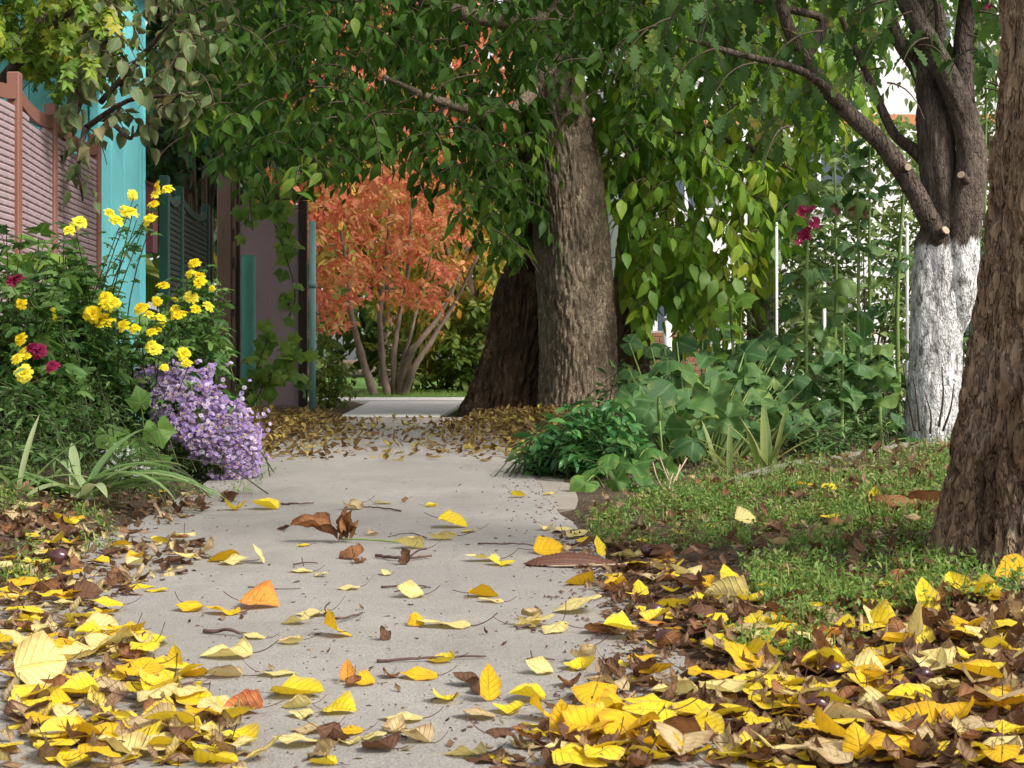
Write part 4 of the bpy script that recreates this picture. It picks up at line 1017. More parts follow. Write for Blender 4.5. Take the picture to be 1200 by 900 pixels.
for args in (('dull grey green shrub behind the hollyhock stems', 3.05, 13.2, (.75, .5, 1.5), 620), ('hazy green shrub behind the whitewashed trunk', 4.3, 14.0, (.8, .5, 1.7), 520), ('pale green feathery shrub between white pole and hollyhocks', 2.7, 15.4, (.6, .4, 1.2), 380), ('rounded shrub in front of the white fence, half hidden by squash', 2.0, 17.0, (.8, .4, .5), 70)):
    bush('shrub', args[0], args[1], args[2], args[3], args[4], 'lf_hazy', (.06, .11), leafn=80)
far_tree('pale_tree', 'pale green feathery tree showing between the limbs of the whitewashed tree', 4.5, 13.6, 3.3, (1.5, .9, 1.4), 330, 'lf_hazy', (.07, .12), tl=.4, leafn=200, trunk_r=.06)
def pom(seed, rings=4, per=15, flat=.85, L_=.5):      # a full flower head: rings of petals over a dome
    rs = np.random.RandomState(seed); V = []; T = []; Lv = []
    for r in range(rings):
        el = R_(2 + r * 25); k = max(6, per - r * 3)
        for i in range(k):
            a = i / k * 6.283 + r * .4 + rs.randn() * .08; e = el + rs.randn() * .12; ln = L_ * (1 - .1 * r) * (1 + .1 * rs.randn())
            d0 = np.array([math.cos(a) * math.cos(e), math.sin(a) * math.cos(e), math.sin(e) * flat]); sdv = np.array([-math.sin(a), math.cos(a), 0]) * ln * .25
            b = d0 * .08; m = d0 * ln * .62 + [0, 0, .05]; t = d0 * ln + [0, 0, -.03 - .05 * (r == 0)]
            n = len(V); V += [b - sdv * .5, b + sdv * .5, m - sdv, m + sdv, t - sdv * .6, t + sdv * .6]
            z = rs.rand(); Lv += [(0, -.5, z), (0, .5, z), (.6, -1, z), (.6, 1, z), (1, -.6, z), (1, .6, z)]
            T += [(n, n + 1, n + 3), (n, n + 3, n + 2), (n + 2, n + 3, n + 5), (n + 2, n + 5, n + 4)]
    return np.array(V), np.array(T), np.array(Lv)
def daisy(seed, k=13):
    V, T, Lv = [], [], []; rs = np.random.RandomState(seed)
    for i in range(k):
        a = i / k * 6.283; d0 = np.array([math.cos(a), math.sin(a), .12 + .1 * rs.randn()]); sdv = np.array([-math.sin(a), math.cos(a), 0]) * .1
        n = len(V); V += [d0 * .1 - sdv * .5, d0 * .1 + sdv * .5, d0 * .35 - sdv, d0 * .35 + sdv, d0 * .5]
        z = rs.rand(); Lv += [(0, -.5, z), (0, .5, z), (.6, -1, z), (.6, 1, z), (1, .2, z)]
        T += [(n, n + 1, n + 3), (n, n + 3, n + 2), (n + 2, n + 3, n + 4)]
    return np.array(V), np.array(T), np.array(Lv)
POMS = [pom(i) for i in range(4)]
CHL = [lobed_tpl([.45, .7, 1, .7, .45], .45, droop=.3 + .2 * i, wave=.1, seed=i + 20, spread=1.5, sharp=False, asp=.85) for i in range(3)]
LAN = [leaf_tpl(LANCE, .26, 4, 1, curl=c, fold=.3, seed=i) for i, c in enumerate([-.7, -1.2, -.2])]

def stems_to(root, base, tips, nl, tpls, size, t0=.25, bend=.15, r=.006, mat='stem_dark', leaf=None, nparts=150, droop=.2, rnd_lo=0, upn=.8, part='stem', jit=.02, base_r=.06, leafdir=.9):
    """curved stems from around base to the tips, with leaves along them."""
    g = Geo(); P, Y, N = [], [], []
    for tip in tips:
        tip = np.array(tip, float); b = np.array(base, float) + [rng.normal(0, base_r), rng.normal(0, base_r), 0]
        mid = (b + tip) / 2 + np.array([(b[0] - tip[0]) * bend, (b[1] - tip[1]) * bend, abs(tip[2] - b[2]) * .12])
        C = crom([b - [0, 0, .03], mid, tip], 9); g.tube(C, np.linspace(r, r * .4, 9), 4, False)
        ph = rng.uniform(0, 6.28)
        for k in range(nl):
            t = t0 + (1 - t0) * (k + .5) / nl; f = t * 8; i = min(int(f), 7); c = C[i] + (C[i + 1] - C[i]) * (f - i)
            a = ph + k * 2.4; out = np.array([math.cos(a), math.sin(a), 0.])
            tg = C[min(i + 1, 8)] - C[i]; tg = tg / (np.linalg.norm(tg) + 1e-9)
            P.append(c + rng.normal(0, jit, 3)); Y.append(out * leafdir + tg * .45 + [0, 0, -droop] + rng.normal(0, .2, 3)); N.append(np.array([0, 0, upn]) + out * .3 + rng.normal(0, .3, 3))
    rt = np.array(root.location); g.V = [v - rt for v in g.V]; tag(link(part, g.mesh(part), root, M[mat]), kind='stuff')
    P, Y, N = np.array(P), np.array(Y), np.array(N); n = len(P)
    leaves(root, P, frames(Y, N, rng.uniform(*size, n)), rng.integers(0, len(tpls), n), rng.uniform(rnd_lo, 1, n), tpls, M[leaf], nparts)
def flowers(root, pts, tpls, size, mat, name='flower', face=(0, -.6, .8), jit=.3, limit=300, stuff='blossom'):
    pts = np.array(pts); n = len(pts); Z = np.array(face) + rng.normal(0, jit, (n, 3)); Y = np.cross(Z, rand_unit(n))
    leaves(root, pts, frames(Y, Z, rng.uniform(*size, n)), rng.integers(0, len(tpls), n), rng.uniform(0, 1, n), tpls, M[mat], limit, name, stuff)
def gp(px, d): x = (px - 600) / F * d; return np.array([x, d, float(gz(x, d))])

YF = {'a': [(92, 258, 6.4), (20, 402, 5.6), (24, 422, 5.6), (40, 425, 5.6), (12, 358, 5.8), (27, 440, 5.6)],
      'b': [(157, 228, 6.5), (160, 255, 6.6), (168, 262, 6.6), (184, 230, 6.8), (190, 222, 6.8), (180, 240, 6.8), (110, 372, 6.2), (120, 362, 6.2), (118, 378, 6.2), (106, 378, 6.2), (138, 355, 6.1), (88, 262, 6.2), (155, 248, 6.3), (140, 262, 6.2), (125, 380, 6.2)],
      'c': [(219, 322, 6.8), (229, 324, 6.8), (239, 327, 6.8), (238, 312, 6.9), (231, 357, 6.8), (242, 358, 6.8), (222, 355, 6.8), (194, 348, 6.7), (200, 362, 6.6), (203, 372, 6.6), (202, 382, 6.6), (163, 367, 6.5), (174, 372, 6.5), (180, 376, 6.5), (153, 382, 6.4), (178, 394, 6.4), (182, 400, 6.4), (186, 413, 6.4), (222, 423, 6.3), (206, 355, 6.7)]}
YF = {k: [(a, b, d - {'a': .15, 'b': .35, 'c': .42}[k]) for a, b, d in v] for k, v in YF.items()}
def region_tips(poly, d0, d1, n):
    xs_ = [p[0] for p in poly]; ys_ = [p[1] for p in poly]; out = []
    while len(out) < n:
        x, y = rng.uniform(min(xs_), max(xs_)), rng.uniform(min(ys_), max(ys_))
        if in_poly(np.array([x]), np.array([y]), poly)[0]: out.append(wp(x, y, rng.uniform(d0, d1)))
    return out
for key, lab, bx, bd, poly, d0, d1, n in (
        ('a', 'leafy chrysanthemum in front of the pink fence with crimson and yellow flowers', 30, 5.9, [(-60, 300), (20, 255), (75, 260), (80, 420), (60, 520), (-60, 520)], 5.4, 6.6, 80),
        ('b', 'tallest chrysanthemum, its yellow flowers standing against the turquoise shed', 105, 6.5, [(60, 270), (100, 285), (135, 330), (160, 400), (150, 500), (70, 500)], 6.0, 6.9, 70),
        ('c', 'bushy chrysanthemum with many yellow flowers above the purple asters', 190, 6.9, [(150, 370), (185, 350), (210, 300), (245, 290), (268, 350), (272, 410), (240, 430), (170, 440)], 6.7, 7.4, 66)):
    t = thing('chrysanthemum', lab, 'flower', gp(bx, bd), 'chrysanthemums along the fence')
    ft = [wp(*f) for f in YF[key]]
    tips = region_tips(poly, d0, d1, n)
    stems_to(t, t.location, tips, 17, CHL, (.045, .08), .2, r=.004, leaf='lf_chry', nparts=200, base_r=.13)
    stems_to(t, t.location, [f - [0, 0, .012] for f in ft], 12, CHL, (.03, .055), .3, r=.004, leaf='lf_chry', nparts=60, base_r=.1)
    ft = [f + rng.normal(0, .018, 3) for f in ft]
    flowers(t, ft, POMS, (.045, .07), 'pet_yellow')
    extra = []
    for f in ft:
        if random.random() < .25: extra.append(f + [random.uniform(-.12, .12), random.uniform(-.04, .04), random.uniform(-.1, .04)])
    if extra: flowers(t, extra, POMS, (.03, .06), 'pet_yellow', jit=.6)
    if key == 'a': flowers(t, [wp(38, 408, 5.25), wp(46, 411, 5.25), wp(61, 429, 5.2), wp(14, 330, 5.35), wp(22, 326, 5.35)], POMS, (.042, .06), 'pet_crimson')
# young maple shoots with big lobed leaves near the fence
t = thing('sapling', 'young shoots with large lobed green leaves against the pink fence', 'plant', gp(52, 6.7))
stems_to(t, t.location, [wp(45, 280, 6.8), wp(70, 300, 6.6), wp(28, 300, 6.5), wp(92, 300, 6.9), wp(60, 330, 6.4), wp(100, 330, 6.7)], 9, MAPL, (.09, .15), .45, r=.006, leaf='lf_vine', droop=.3)
# low herbs
for k, (lab, bx, bd, poly, n, sz_) in enumerate((('dense low green herb at the frame edge under the crimson flowers', 20, 5.3, [(-60, 430), (60, 440), (80, 540), (-60, 555)], 55, (.035, .06)),
                                 ('leafy low herb between strap leaves and yellow chrysanthemums', 115, 5.9, [(60, 440), (150, 430), (170, 520), (120, 545), (70, 530)], 55, (.03, .055)),
                                 ('fine-leaved white flowered herb at the foot of the purple asters', 150, 5.5, [(110, 520), (170, 525), (190, 570), (120, 575)], 60, (.015, .03)))):
    t = thing('herb', lab, 'plant', gp(bx, bd))
    stems_to(t, t.location, region_tips(poly, bd - .5, bd + .5, n), 16, LAN, sz_, .1, r=.003, leaf='lf_herb', nparts=100, base_r=.2)
    if k == 2: flowers(t, region_tips([(115, 525), (140, 515), (175, 540), (185, 565), (130, 560)], 5.2, 5.6, 70), [daisy(i, 5) for i in range(2)], (.012, .018), 'pet_white', limit=0)
# two broad leaves hanging over the asters
t = thing('bindweed', 'broad-leaved green plant poking through in front of the purple asters', 'plant', gp(172, 5.9))
g = Geo(); PP = [(165, 472, .06, (0, -.3, 1)), (185, 502, .07, (.3, -.2, -1)), (128, 510, .07, (.4, -.3, -.6)), (165, 535, .075, (1, -.3, -.5)), (150, 520, .09, (-.4, -.4, -.7)), (175, 545, .09, (.8, -.5, -.4))]
P = np.array([wp(a, b, 5.75) for a, b, _, _ in PP])
for p in P: g.tube(crom([np.array(t.location), (np.array(t.location) + p) / 2 + [0, 0, .05], p], 6), .003, 4, False)
g.V = [v - np.array(t.location) for v in g.V]; tag(link('stem', g.mesh('stem'), t, M['stem_green']), kind='stuff')
leaves(t, P, frames(np.array([y for *_, y in PP]) * 1.0, np.tile([0.1, -.9, .5], (len(P), 1)) + rng.normal(0, .2, (len(P), 3)), [s * 1.15 for *_, s, _ in PP]), rng.integers(0, 3, len(P)), rng.uniform(0.1, .7, len(P)), VINE, M['lf_vine'], 50)

# purple aster mound spilling onto the path
A0 = gp(225, 6.6)
ast = thing('aster_bush', 'spreading bush of small purple asters spilling onto the path edge', 'bush', A0)
apoly = [(235 + (x - 235) * 1.06, 508 + (y - 508) * 1.07) for x, y in [(158, 440), (200, 428), (245, 430), (252, 460), (285, 480), (304, 500), (303, 560), (280, 572), (255, 570), (238, 540), (215, 520), (190, 492), (160, 470)]]
tips = region_tips([(160, 445), (245, 435), (300, 500), (302, 565), (250, 580), (215, 575), (190, 500)], 6.15, 6.9, 150)
stems_to(ast, A0, tips, 14, LAN, (.02, .035), .15, r=.003, leaf='lf_herb', nparts=40, base_r=.12)
fp = []
while len(fp) < 3000:
    x, y = rng.uniform(150, 306), rng.uniform(426, 590)
    wx, wy = 14 * noise.noise(Vector((x * .05, y * .05, 9))), 14 * noise.noise(Vector((x * .05, y * .05, 19)))
    if not in_poly(np.array([x + wx]), np.array([y + wy]), apoly)[0]: 
        if rng.uniform() > .03: continue
        if not (190 < x < 300 and 500 < y < 590): continue
    nv = noise.noise(Vector((x * .045, y * .045, 3)))
    if nv < -.16 + .16 * float(smooth(500, 580, y)) * float(smooth(260, 200, x) if False else (x < 245)) and rng.uniform() > .12: continue
    bulge = 1 - ((x - 235) / 85) ** 2 * .6 - ((y - 510) / 80) ** 2 * .4
    fp.append(wp(x, y, 6.62 - .42 * bulge + abs(rng.normal(0, .06))))
for k in range(70):                          # loose sprays standing out of the mound
    p0 = np.array(fp[rng.integers(0, len(fp))]); dv = np.array([rng.normal(.25, .6), rng.normal(-.3, .3), rng.normal(.35, .6)]); dv /= np.linalg.norm(dv)
    for q in range(4): fp.append(p0 + dv * (.02 + .022 * q) + rng.normal(0, .007, 3))
flowers(ast, fp, [daisy(i) for i in range(4)], (.017, .025), 'pet_purple', face=(.25, -.7, .6), jit=.45, limit=300)
eyes = Geo()
for p in fp[::2]:
    eyes.box(np.array(p) - A0 - [.0025, .005, .0015], np.array(p) - A0 + [.0025, -.002, .0035])
tag(link('flower_eye', eyes.mesh('flower_eye'), ast, M['fl_eye']), kind='stuff')

# strap leaves (left), iris (right)
def blades(name, label, base, specs, L_, Wd, mat):
    t = thing(name, label, 'plant', base)
    for (az, el, ln, dr) in specs:
        V, T, L = leaf_tpl(STRAP, Wd / ln * random.uniform(.85, 1.15), 9, 1, curl=-dr, fold=.35, seed=random.randint(0, 99), twist=random.uniform(-.4, .4))
        V = V * ln; L = L.copy(); L[:, 2] = random.random()
        mw = Matrix.Translation((random.uniform(-.04, .04), random.uniform(-.04, .04), 0)) @ Matrix.Rotation(az, 4, 'Z') @ Matrix.Rotation(el, 4, 'X')
        link('blade', mk('blade', V, T, L), t, M[mat], mw=mw)
    return t
# az: rotation of +Y about Z (-90deg = +X)
blades('daylily', 'clump of broad arching pale green strap leaves flopping onto the path', gp(98, 4.95) + [0, 0, .015],
       [(R_(-95), R_(38), .5, 1.3), (R_(-80), R_(30), .46, 1.1), (R_(-110), R_(48), .44, 1.7), (R_(-70), R_(52), .42, 1.5), (R_(80), R_(25), .42, .5), (R_(95), R_(36), .42, .9), (R_(60), R_(58), .3, 1.0), (R_(-150), R_(40), .3, 1.2),
        (R_(150), R_(35), .3, 1.1), (R_(-40), R_(68), .34, .9), (R_(-100), R_(22), .42, .7), (R_(-60), R_(55), .36, 1.4), (R_(20), R_(66), .26, .8), (R_(105), R_(28), .44, .7), (R_(75), R_(16), .34, .3), (R_(-85), R_(42), .48, 1.5), (R_(-92), R_(30), .5, 1.0), (R_(85), R_(32), .46, .6)], .4, .04, 'lf_strap')
blades('daylily', 'smaller clump of pale strap leaves by the frame edge, leaves drooping', gp(15, 4.7) + [0, 0, .01],
       [(R_(-70), R_(55), .26, .5), (R_(-100), R_(35), .24, .9), (R_(90), R_(50), .3, .8), (R_(170), R_(40), .28, 1.0), (R_(-20), R_(75), .25, .3), (R_(-140), R_(30), .26, .8)], .3, .024, 'lf_strap')
blades('iris', 'fan of upright yellowing iris blades behind the concrete edging', gp(895, 6.75),
       [(R_(20), R_(80), .34, .1), (R_(-40), R_(72), .33, .15), (R_(80), R_(55), .32, .3), (R_(95), R_(40), .34, .4), (R_(-80), R_(60), .3, .3), (R_(-95), R_(45), .3, .4), (R_(10), R_(85), .3, .05), (R_(60), R_(68), .28, .2), (R_(-60), R_(64), .24, .2), (R_(150), R_(60), .26, .3), (R_(-150), R_(60), .24, .3), (R_(100), R_(28), .26, .4)], .3, .03, 'lf_iris')
blades('iris', 'smaller green iris clump nearer the squash, blades leaning over', gp(850, 6.7),
       [(R_(70), R_(48), .3, .4), (R_(85), R_(36), .3, .4), (R_(-70), R_(58), .24, .3), (R_(30), R_(70), .26, .2), (R_(120), R_(50), .24, .3), (R_(-10), R_(78), .24, .1)], .28, .024, 'lf_iris')
blades('iris', 'few green blades at the foot of the whitewashed trunk', gp(1098, 7.6), [(R_(-75), R_(38), .28, .3), (R_(-60), R_(50), .22, .2), (R_(-95), R_(30), .22, .3), (R_(70), R_(60), .14, .2)], .2, .028, 'lf_iris')

# squash plant with large grey green leaves
SQ = [lobed_tpl([.78, .9, 1, .9, .78], dp, droop=d_, wave=w, seed=i + 40, spread=2.5, sharp=False) for i, (d_, w, dp) in enumerate([(.3, .16, .16), (.6, .2, .2), (-.25, .22, .18), (.8, .14, .14), (.1, .28, .22)])]
def big_leaf_plant(name, label, base, specs, tpls, mat, cat_='plant', r=.007, stem='stem_green', group=None):
    t = thing(name, label, cat_, base, group); g = Geo(); P, Y, N, S = [], [], [], []
    b = np.array(base, float)
    for (px, py, d, s, y, nn) in specs:
        p = wp(px, py, d); P.append(p); Y.append(np.array(y) + rng.normal(0, .12, 3)); N.append(np.array(nn) + rng.normal(0, .28, 3)); S.append(s)
        st = b + [(p[0] - b[0]) * .45, (p[1] - b[1]) * .45, 0]; st[2] = float(gz(st[0], st[1])) - .01
        g.tube(crom([st, (st + p) / 2 + [0, 0, .04], p], 8), np.linspace(r, r * .55, 8), 5, False)
    g.V = [v - b for v in g.V]; tag(link('stem', g.mesh('stem'), t, M[stem]), kind='stuff')
    n = len(P); leaves(t, np.array(P), frames(np.array(Y), np.array(N), S), rng.integers(0, len(tpls), n), rng.uniform(0, .8, n), tpls, M[mat], 300)
    return t
sp = []
hand = [(765, 480, 7.1, .17), (740, 472, 7.3, .14), (800, 495, 7.0, .15), (790, 455, 7.5, .16), (780, 430, 8.0, .16), (815, 450, 7.6, .15), (835, 470, 7.2, .16), (850, 440, 8.0, .16), (870, 455, 7.6, .15), (845, 492, 6.95, .15), (820, 420, 8.3, .15), (795, 405, 8.8, .14), (875, 420, 8.4, .15), (900, 445, 8.0, .14), (860, 400, 8.8, .13), (890, 470, 7.5, .13), (770, 510, 6.8, .12), (812, 520, 6.7, .12), (915, 425, 8.6, .13), (752, 455, 7.8, .13), (840, 405, 9.0, .13), (905, 400, 9.0, .12), (930, 450, 8.2, .12), (800, 470, 7.2, .14), (828, 500, 6.9, .13)]
for (a, b_, d, s) in hand:
    sp.append((a + rng.normal(0, 5), b_ + rng.normal(0, 4) - 6, d, s * rng.uniform(.6, 1.0), (rng.normal(0, .9), -.6, rng.normal(-.25, .3)), (rng.normal(0, .5), -.55, .75)))
for k in range(95):
    a = rng.uniform(735, 950); b_ = rng.uniform(400, 510); d = 9.2 - (b_ - 400) / 110 * 2.2
    sp.append((a, b_, d + rng.uniform(-.3, .4), rng.uniform(.05, .11), (rng.normal(0, .9), -.5, -.3), (rng.normal(0, .5), -.5, .7)))
big_leaf_plant('squash_plant', 'sprawling squash plant with big dull green leaves in the garden bed', gp(815, 7.6), sp, SQ, 'lf_squash')
sp = [(857, 350 + k * 16, 8.6 + rng.uniform(-.1, .1), .1 - .003 * k, (math.cos(k * 2.4) * .9, math.sin(k * 2.4) * .6 - .2, .1 - .05 * k), (math.cos(k * 2.4) * .4, -.5, .8)) for k in range(9)]
sp = [(a + 14 * y[0], b, d, s, y, nn) for (a, b, d, s, y, nn) in sp]
t = big_leaf_plant('tall_plant', 'single tall plant with a fresh bright green top above the squash leaves', gp(857, 8.6), sp, VINE, 'lf_third_b', r=.004)
A = np.array(t.location); B = wp(855, 352, 8.6)
link('stalk', Geo().tube(crom([[0, 0, -.03], (B - A) / 2 + [.02, 0, 0], B - A], 9), np.linspace(.014, .006, 9), 8).mesh('stalk'), t, M['stem_dark'])

# dark shrub, broad low plant, seed spike
t = thing('dark_shrub', 'dense dark green glossy shrub at the corner of the path', 'bush', gp(685, 6.75))
tips = region_tips([(620, 545), (636, 505), (655, 472), (690, 458), (722, 466), (745, 495), (735, 540), (700, 570), (650, 575), (620, 565)], 6.25, 7.1, 150)
stems_to(t, t.location, tips, 13, [leaf_tpl(LANCE, .38, 4, 1, curl=c, fold=.3, seed=i) for i, c in enumerate([-.7, -1.1, -.3])], (.055, .095), .3, r=.004, leaf='lf_shrub', nparts=300, base_r=.16, mat='stem_dark')
t = big_leaf_plant('broad_leaf_plant', 'low plant with broad yellowing leaves drooping onto the apron edge', gp(725, 6.2),
    [(700, 548, 5.95, .085, (-.9, -.5, -.45), (-.1, -.6, .8)), (742, 545, 6.0, .1, (.4, -.6, -.5), (.3, -.8, .6)), (686, 566, 5.8, .075, (-.9, -.3, -.3), (0, -.8, .6)), (722, 563, 5.8, .065, (.8, -.3, -.4), (-.3, -.9, .4)), (752, 570, 5.75, .07, (.9, -.3, -.3), (.1, -.9, .5)), (778, 552, 6.1, .075, (.9, -.4, -.2), (.4, -.6, .7)), (716, 532, 6.2, .085, (-.3, -.8, .1), (-.3, -.4, .8)), (760, 525, 6.3, .09, (.6, -.6, .2), (0, -.5, .9)), (735, 518, 6.35, .07, (-.6, -.5, .1), (.3, -.6, .7))], SQ, 'lf_burd', r=.005)
t = thing('seed_spike', 'upright bristly green seed spike standing among the squash leaves', 'plant', gp(773, 6.6))
B = wp(773, 492, 6.6) - np.array(t.location); C_ = wp(772, 464, 6.6) - np.array(t.location)
link('stem', Geo().tube([(0, 0, -.02), B * .5 + [.01, 0, 0], B], .004, 5).mesh('stem'), t, M['stem_green'])
g = Geo()
for k in range(260):
    f = rng.uniform(0, 1); a = rng.uniform(0, 6.28); p = B + (C_ - B) * f; r0 = .013 * (1 - .35 * abs(f - .4)); o = np.array([math.cos(a), math.sin(a), .45])
    q0 = p + o * r0 * .5; q1 = p + o * r0 * 1.25; sdv = np.array([-math.sin(a), math.cos(a), 0]) * .0022
    g.add([q0 - sdv, q0 + sdv, q1], T=[(0, 1, 2)])
g.tube([B, (B + C_) / 2, C_], [.008, .011, .005], 8)
link('spike', g.mesh('spike'), t, M['stem_green'])
# dry stalks
t = thing('dry_stalks', 'few bleached dry stalks sticking up beside the broad yellowing leaves', 'plant', gp(775, 6.0), None)
for k in range(6):
    a = wp(775 + rng.normal(0, 8), 585, 5.7); b_ = wp(765 + k * 8, 535 + rng.uniform(0, 25), 5.8 + rng.uniform(-.1, .1)); a[2] = float(gz(a[0], a[1])) - .01
    link('stalk', Geo().tube(crom([a - np.array(t.location), (a + b_) / 2 - np.array(t.location) + rng.normal(0, .015, 3), b_ - np.array(t.location)], 7), .0028, 5).mesh('stalk'), t, M['cut'])

# hollyhocks
HF = [lobed_tpl([.8, .9, 1, .9, .8], .12, droop=-.4, wave=.3, seed=i + 60, spread=2.6, sharp=False) for i in range(3)]
HG = 'tall hollyhock stems in the garden'
def hollyhock(label, px, d, pyt, nl, ls, lean=0, fl=None, pale=.5, r=.014):
    b = gp(px, d); t = thing('hollyhock', label, 'flower', b, HG); B = wp(px + lean, pyt, d)
    C = crom([b * 0 - [0, 0, .03], (B - b) / 2 + [rng.normal(0, .03), 0, 0], B - b], 16)
    link('stalk', Geo().tube(C, np.linspace(r, r * .45, 16), 8).mesh('stalk'), t, M['stem_green'])
    P, Y, N = [], [], []; g = Geo()
    for k in range(nl):
        f = rng.uniform(.05, .95) * 15; i = min(int(f), 14); c = C[i] + (C[i + 1] - C[i]) * (f - i) + b; a = rng.uniform(0, 6.28); o = np.array([math.cos(a), math.sin(a), 0])
        ln = rng.uniform(.08, .2) * (1.15 - f / 18); e = c + o * ln + [0, 0, .05]; g.tube([c - b, (c + e) / 2 - b + [0, 0, .02], e - b], .003, 4, False)
        P.append(e); Y.append(o * .8 + [0, 0, -.55] + rng.normal(0, .2, 3)); N.append(o * .5 + [0, -.3, .7] + rng.normal(0, .25, 3))
    tag(link('petiole', g.mesh('petiole'), t, M['stem_green']), kind='stuff')
    leaves(t, np.array(P), frames(np.array(Y), np.array(N), rng.uniform(*ls, nl)), rng.integers(0, len(SQ), nl), rng.uniform(0, 1, nl), SQ, M['lf_holly'], 60)
    if fl:
        for (fx, fy, s, m) in fl:
            p = wp(fx, fy, d - .06); k = 3; pp = np.tile(p, (k, 1)) + rng.normal(0, .012, (k, 3))
            leaves(t, pp, frames(rand_unit(k) * .8 + [0, 0, -.3], np.tile([0, -.8, .4], (k, 1)) + rng.normal(0, .5, (k, 3)), [s] * k), rng.integers(0, 3, k), rng.uniform(0, 1, k), HF, M[m], 10, 'flower', None)
hollyhock('hollyhock stem with drooping crimson flowers, closest to the squash plant', 945, 8.8, 205, 20, (.055, .1), 3, [(946, 246, .055, 'pet_crimson'), (942, 272, .05, 'pet_crimson'), (953, 258, .045, 'pet_crimson'), (940, 285, .03, 'pet_crimson')])
hollyhock('leafy hollyhock stem just behind the crimson one, without flowers', 972, 9.4, 190, 22, (.07, .12), 6)
hollyhock('hollyhock with dried brown flower heads at mid height', 1003, 8.7, 180, 20, (.07, .12), 2, [(1003, 243, .045, 'pet_dry'), (1008, 250, .045, 'pet_dry'), (980, 246, .03, 'pet_dry')])
hollyhock('straight pale hollyhock stalk with few leaves beside the brown flower heads', 1022, 9.6, 150, 14, (.05, .1), -3)
hollyhock('thick bright green hollyhock stalk closest to the whitewashed trunk', 1056, 8.9, 205, 12, (.05, .1), 4, None, .8, .017)
hollyhock('short leafy hollyhock in the front of the garden bed', 985, 7.9, 380, 22, (.07, .12), 4)
hollyhock('low spreading hollyhock rosette near the foot of the whitewashed tree', 1035, 8.0, 410, 22, (.07, .11), -4)
hollyhock('tall hollyhock with a single crimson bloom at its top behind the limbs', 1150, 9.8, 4, 16, (.05, .1), 6, [(1158, 12, .05, 'pet_crimson'), (1160, 16, .04, 'pet_crimson')])
# mixed leafy filler behind and under the hollyhocks: each a plant of its own
for k, (px_, d, poly, lab) in enumerate(((935, 8.6, [(900, 430), (960, 400), (975, 500), (905, 520)], 'loose green weed with small pointed leaves under the crimson hollyhock'),
                                         (1010, 8.6, [(970, 420), (1050, 400), (1055, 510), (980, 515)], 'tangled green weed between hollyhocks and whitewashed trunk'),
                                         (1150, 9.4, [(1140, 150), (1180, 120), (1185, 400), (1145, 420)], 'slender leafy shoots behind the whitewashed trunk'),
                                         (745, 9.8, [(722, 420), (760, 425), (768, 480), (730, 480)], 'small green weed at the foot of the grey trunk'),
                                         (965, 7.4, [(925, 470), (1040, 480), (1040, 530), (930, 528)], 'low weedy herbs along the back of the concrete edging'))):
    t = thing('weed', lab, 'plant', gp(px_, d), 'weeds in the garden bed')
    stems_to(t, t.location, region_tips(poly, d - .5, d + .6, 42), 13, OVN + LAN, (.05, .09) if k != 4 else (.03, .06), .15, r=.004, leaf='lf_holly' if k % 2 else 'lf_herb', nparts=90, base_r=.2)

# ================================================================== FALLEN LEAVES, LITTER, GRASS
def fmat(name, stops, edge=None, spots=(.16, .08, .03), transl=.3, vein=(.6, .42, .06), rough=.72, var=.75, blotch=.5):
    return leaf_mat(name, stops, vein, .45, transl, rough, edge, .7, spots, (.085, .04, .03), side=6, tcol=1.1, spec=.14, blotch=blotch, bump_=.9, var=var)
FM = {'bright yellow': fmat('fallen_yellow', [(0, (.72, .49, .02)), (.5, (.8, .59, .03)), (1, (.84, .67, .08))], (.55, .4, .1)),
      'golden': fmat('fallen_golden', [(0, (.66, .36, .012)), (.5, (.76, .45, .02)), (1, (.8, .53, .035))], (.5, .28, .04)),
      'pale yellow': fmat('fallen_pale', [(0, (.68, .55, .17)), (.5, (.74, .62, .26)), (1, (.74, .65, .36))], (.5, .36, .14)),
      'orange': fmat('fallen_orange', [(0, (.6, .23, .04)), (.5, (.68, .3, .06)), (1, (.7, .36, .1))], (.5, .16, .05)),
      'salmon': fmat('fallen_salmon', [(0, (.66, .2, .09)), (1, (.72, .3, .14))], (.6, .16, .08)),
      'tan': fmat('fallen_tan', [(0, (.44, .31, .16)), (.5, (.55, .42, .24)), (1, (.64, .52, .34))], (.26, .15, .07)),
      'rusty brown': fmat('fallen_rust', [(0, (.16, .07, .032)), (.5, (.28, .125, .055)), (1, (.38, .2, .09))], (.1, .04, .02), vein=(.35, .17, .08)),
      'dark brown': fmat('fallen_brown', [(0, (.08, .04, .024)), (.5, (.15, .075, .045)), (1, (.22, .12, .07))], (.05, .025, .015), vein=(.2, .1, .06)),
      'litter': fmat('litter', [(0, (.07, .035, .022)), (.25, (.16, .08, .045)), (.5, (.27, .155, .09)), (.7, (.42, .3, .18)), (.82, (.56, .44, .24)), (.92, (.72, .58, .24)), (1, (.8, .6, .1))], (.1, .05, .03), vein=(.2, .11, .06), var=.3, blotch=.2),
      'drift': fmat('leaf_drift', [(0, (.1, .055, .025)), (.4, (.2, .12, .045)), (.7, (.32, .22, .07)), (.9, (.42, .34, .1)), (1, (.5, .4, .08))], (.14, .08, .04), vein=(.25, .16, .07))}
def fl_tpl(i, **k): return leaf_tpl(HEART, k.pop('w', .72 + .06 * (i % 4)), 7, 2, ragged=.07, petiole=k.pop('pet', .5), pw=.013, pcurve=k.pop('pc', .5), seed=i, **k)
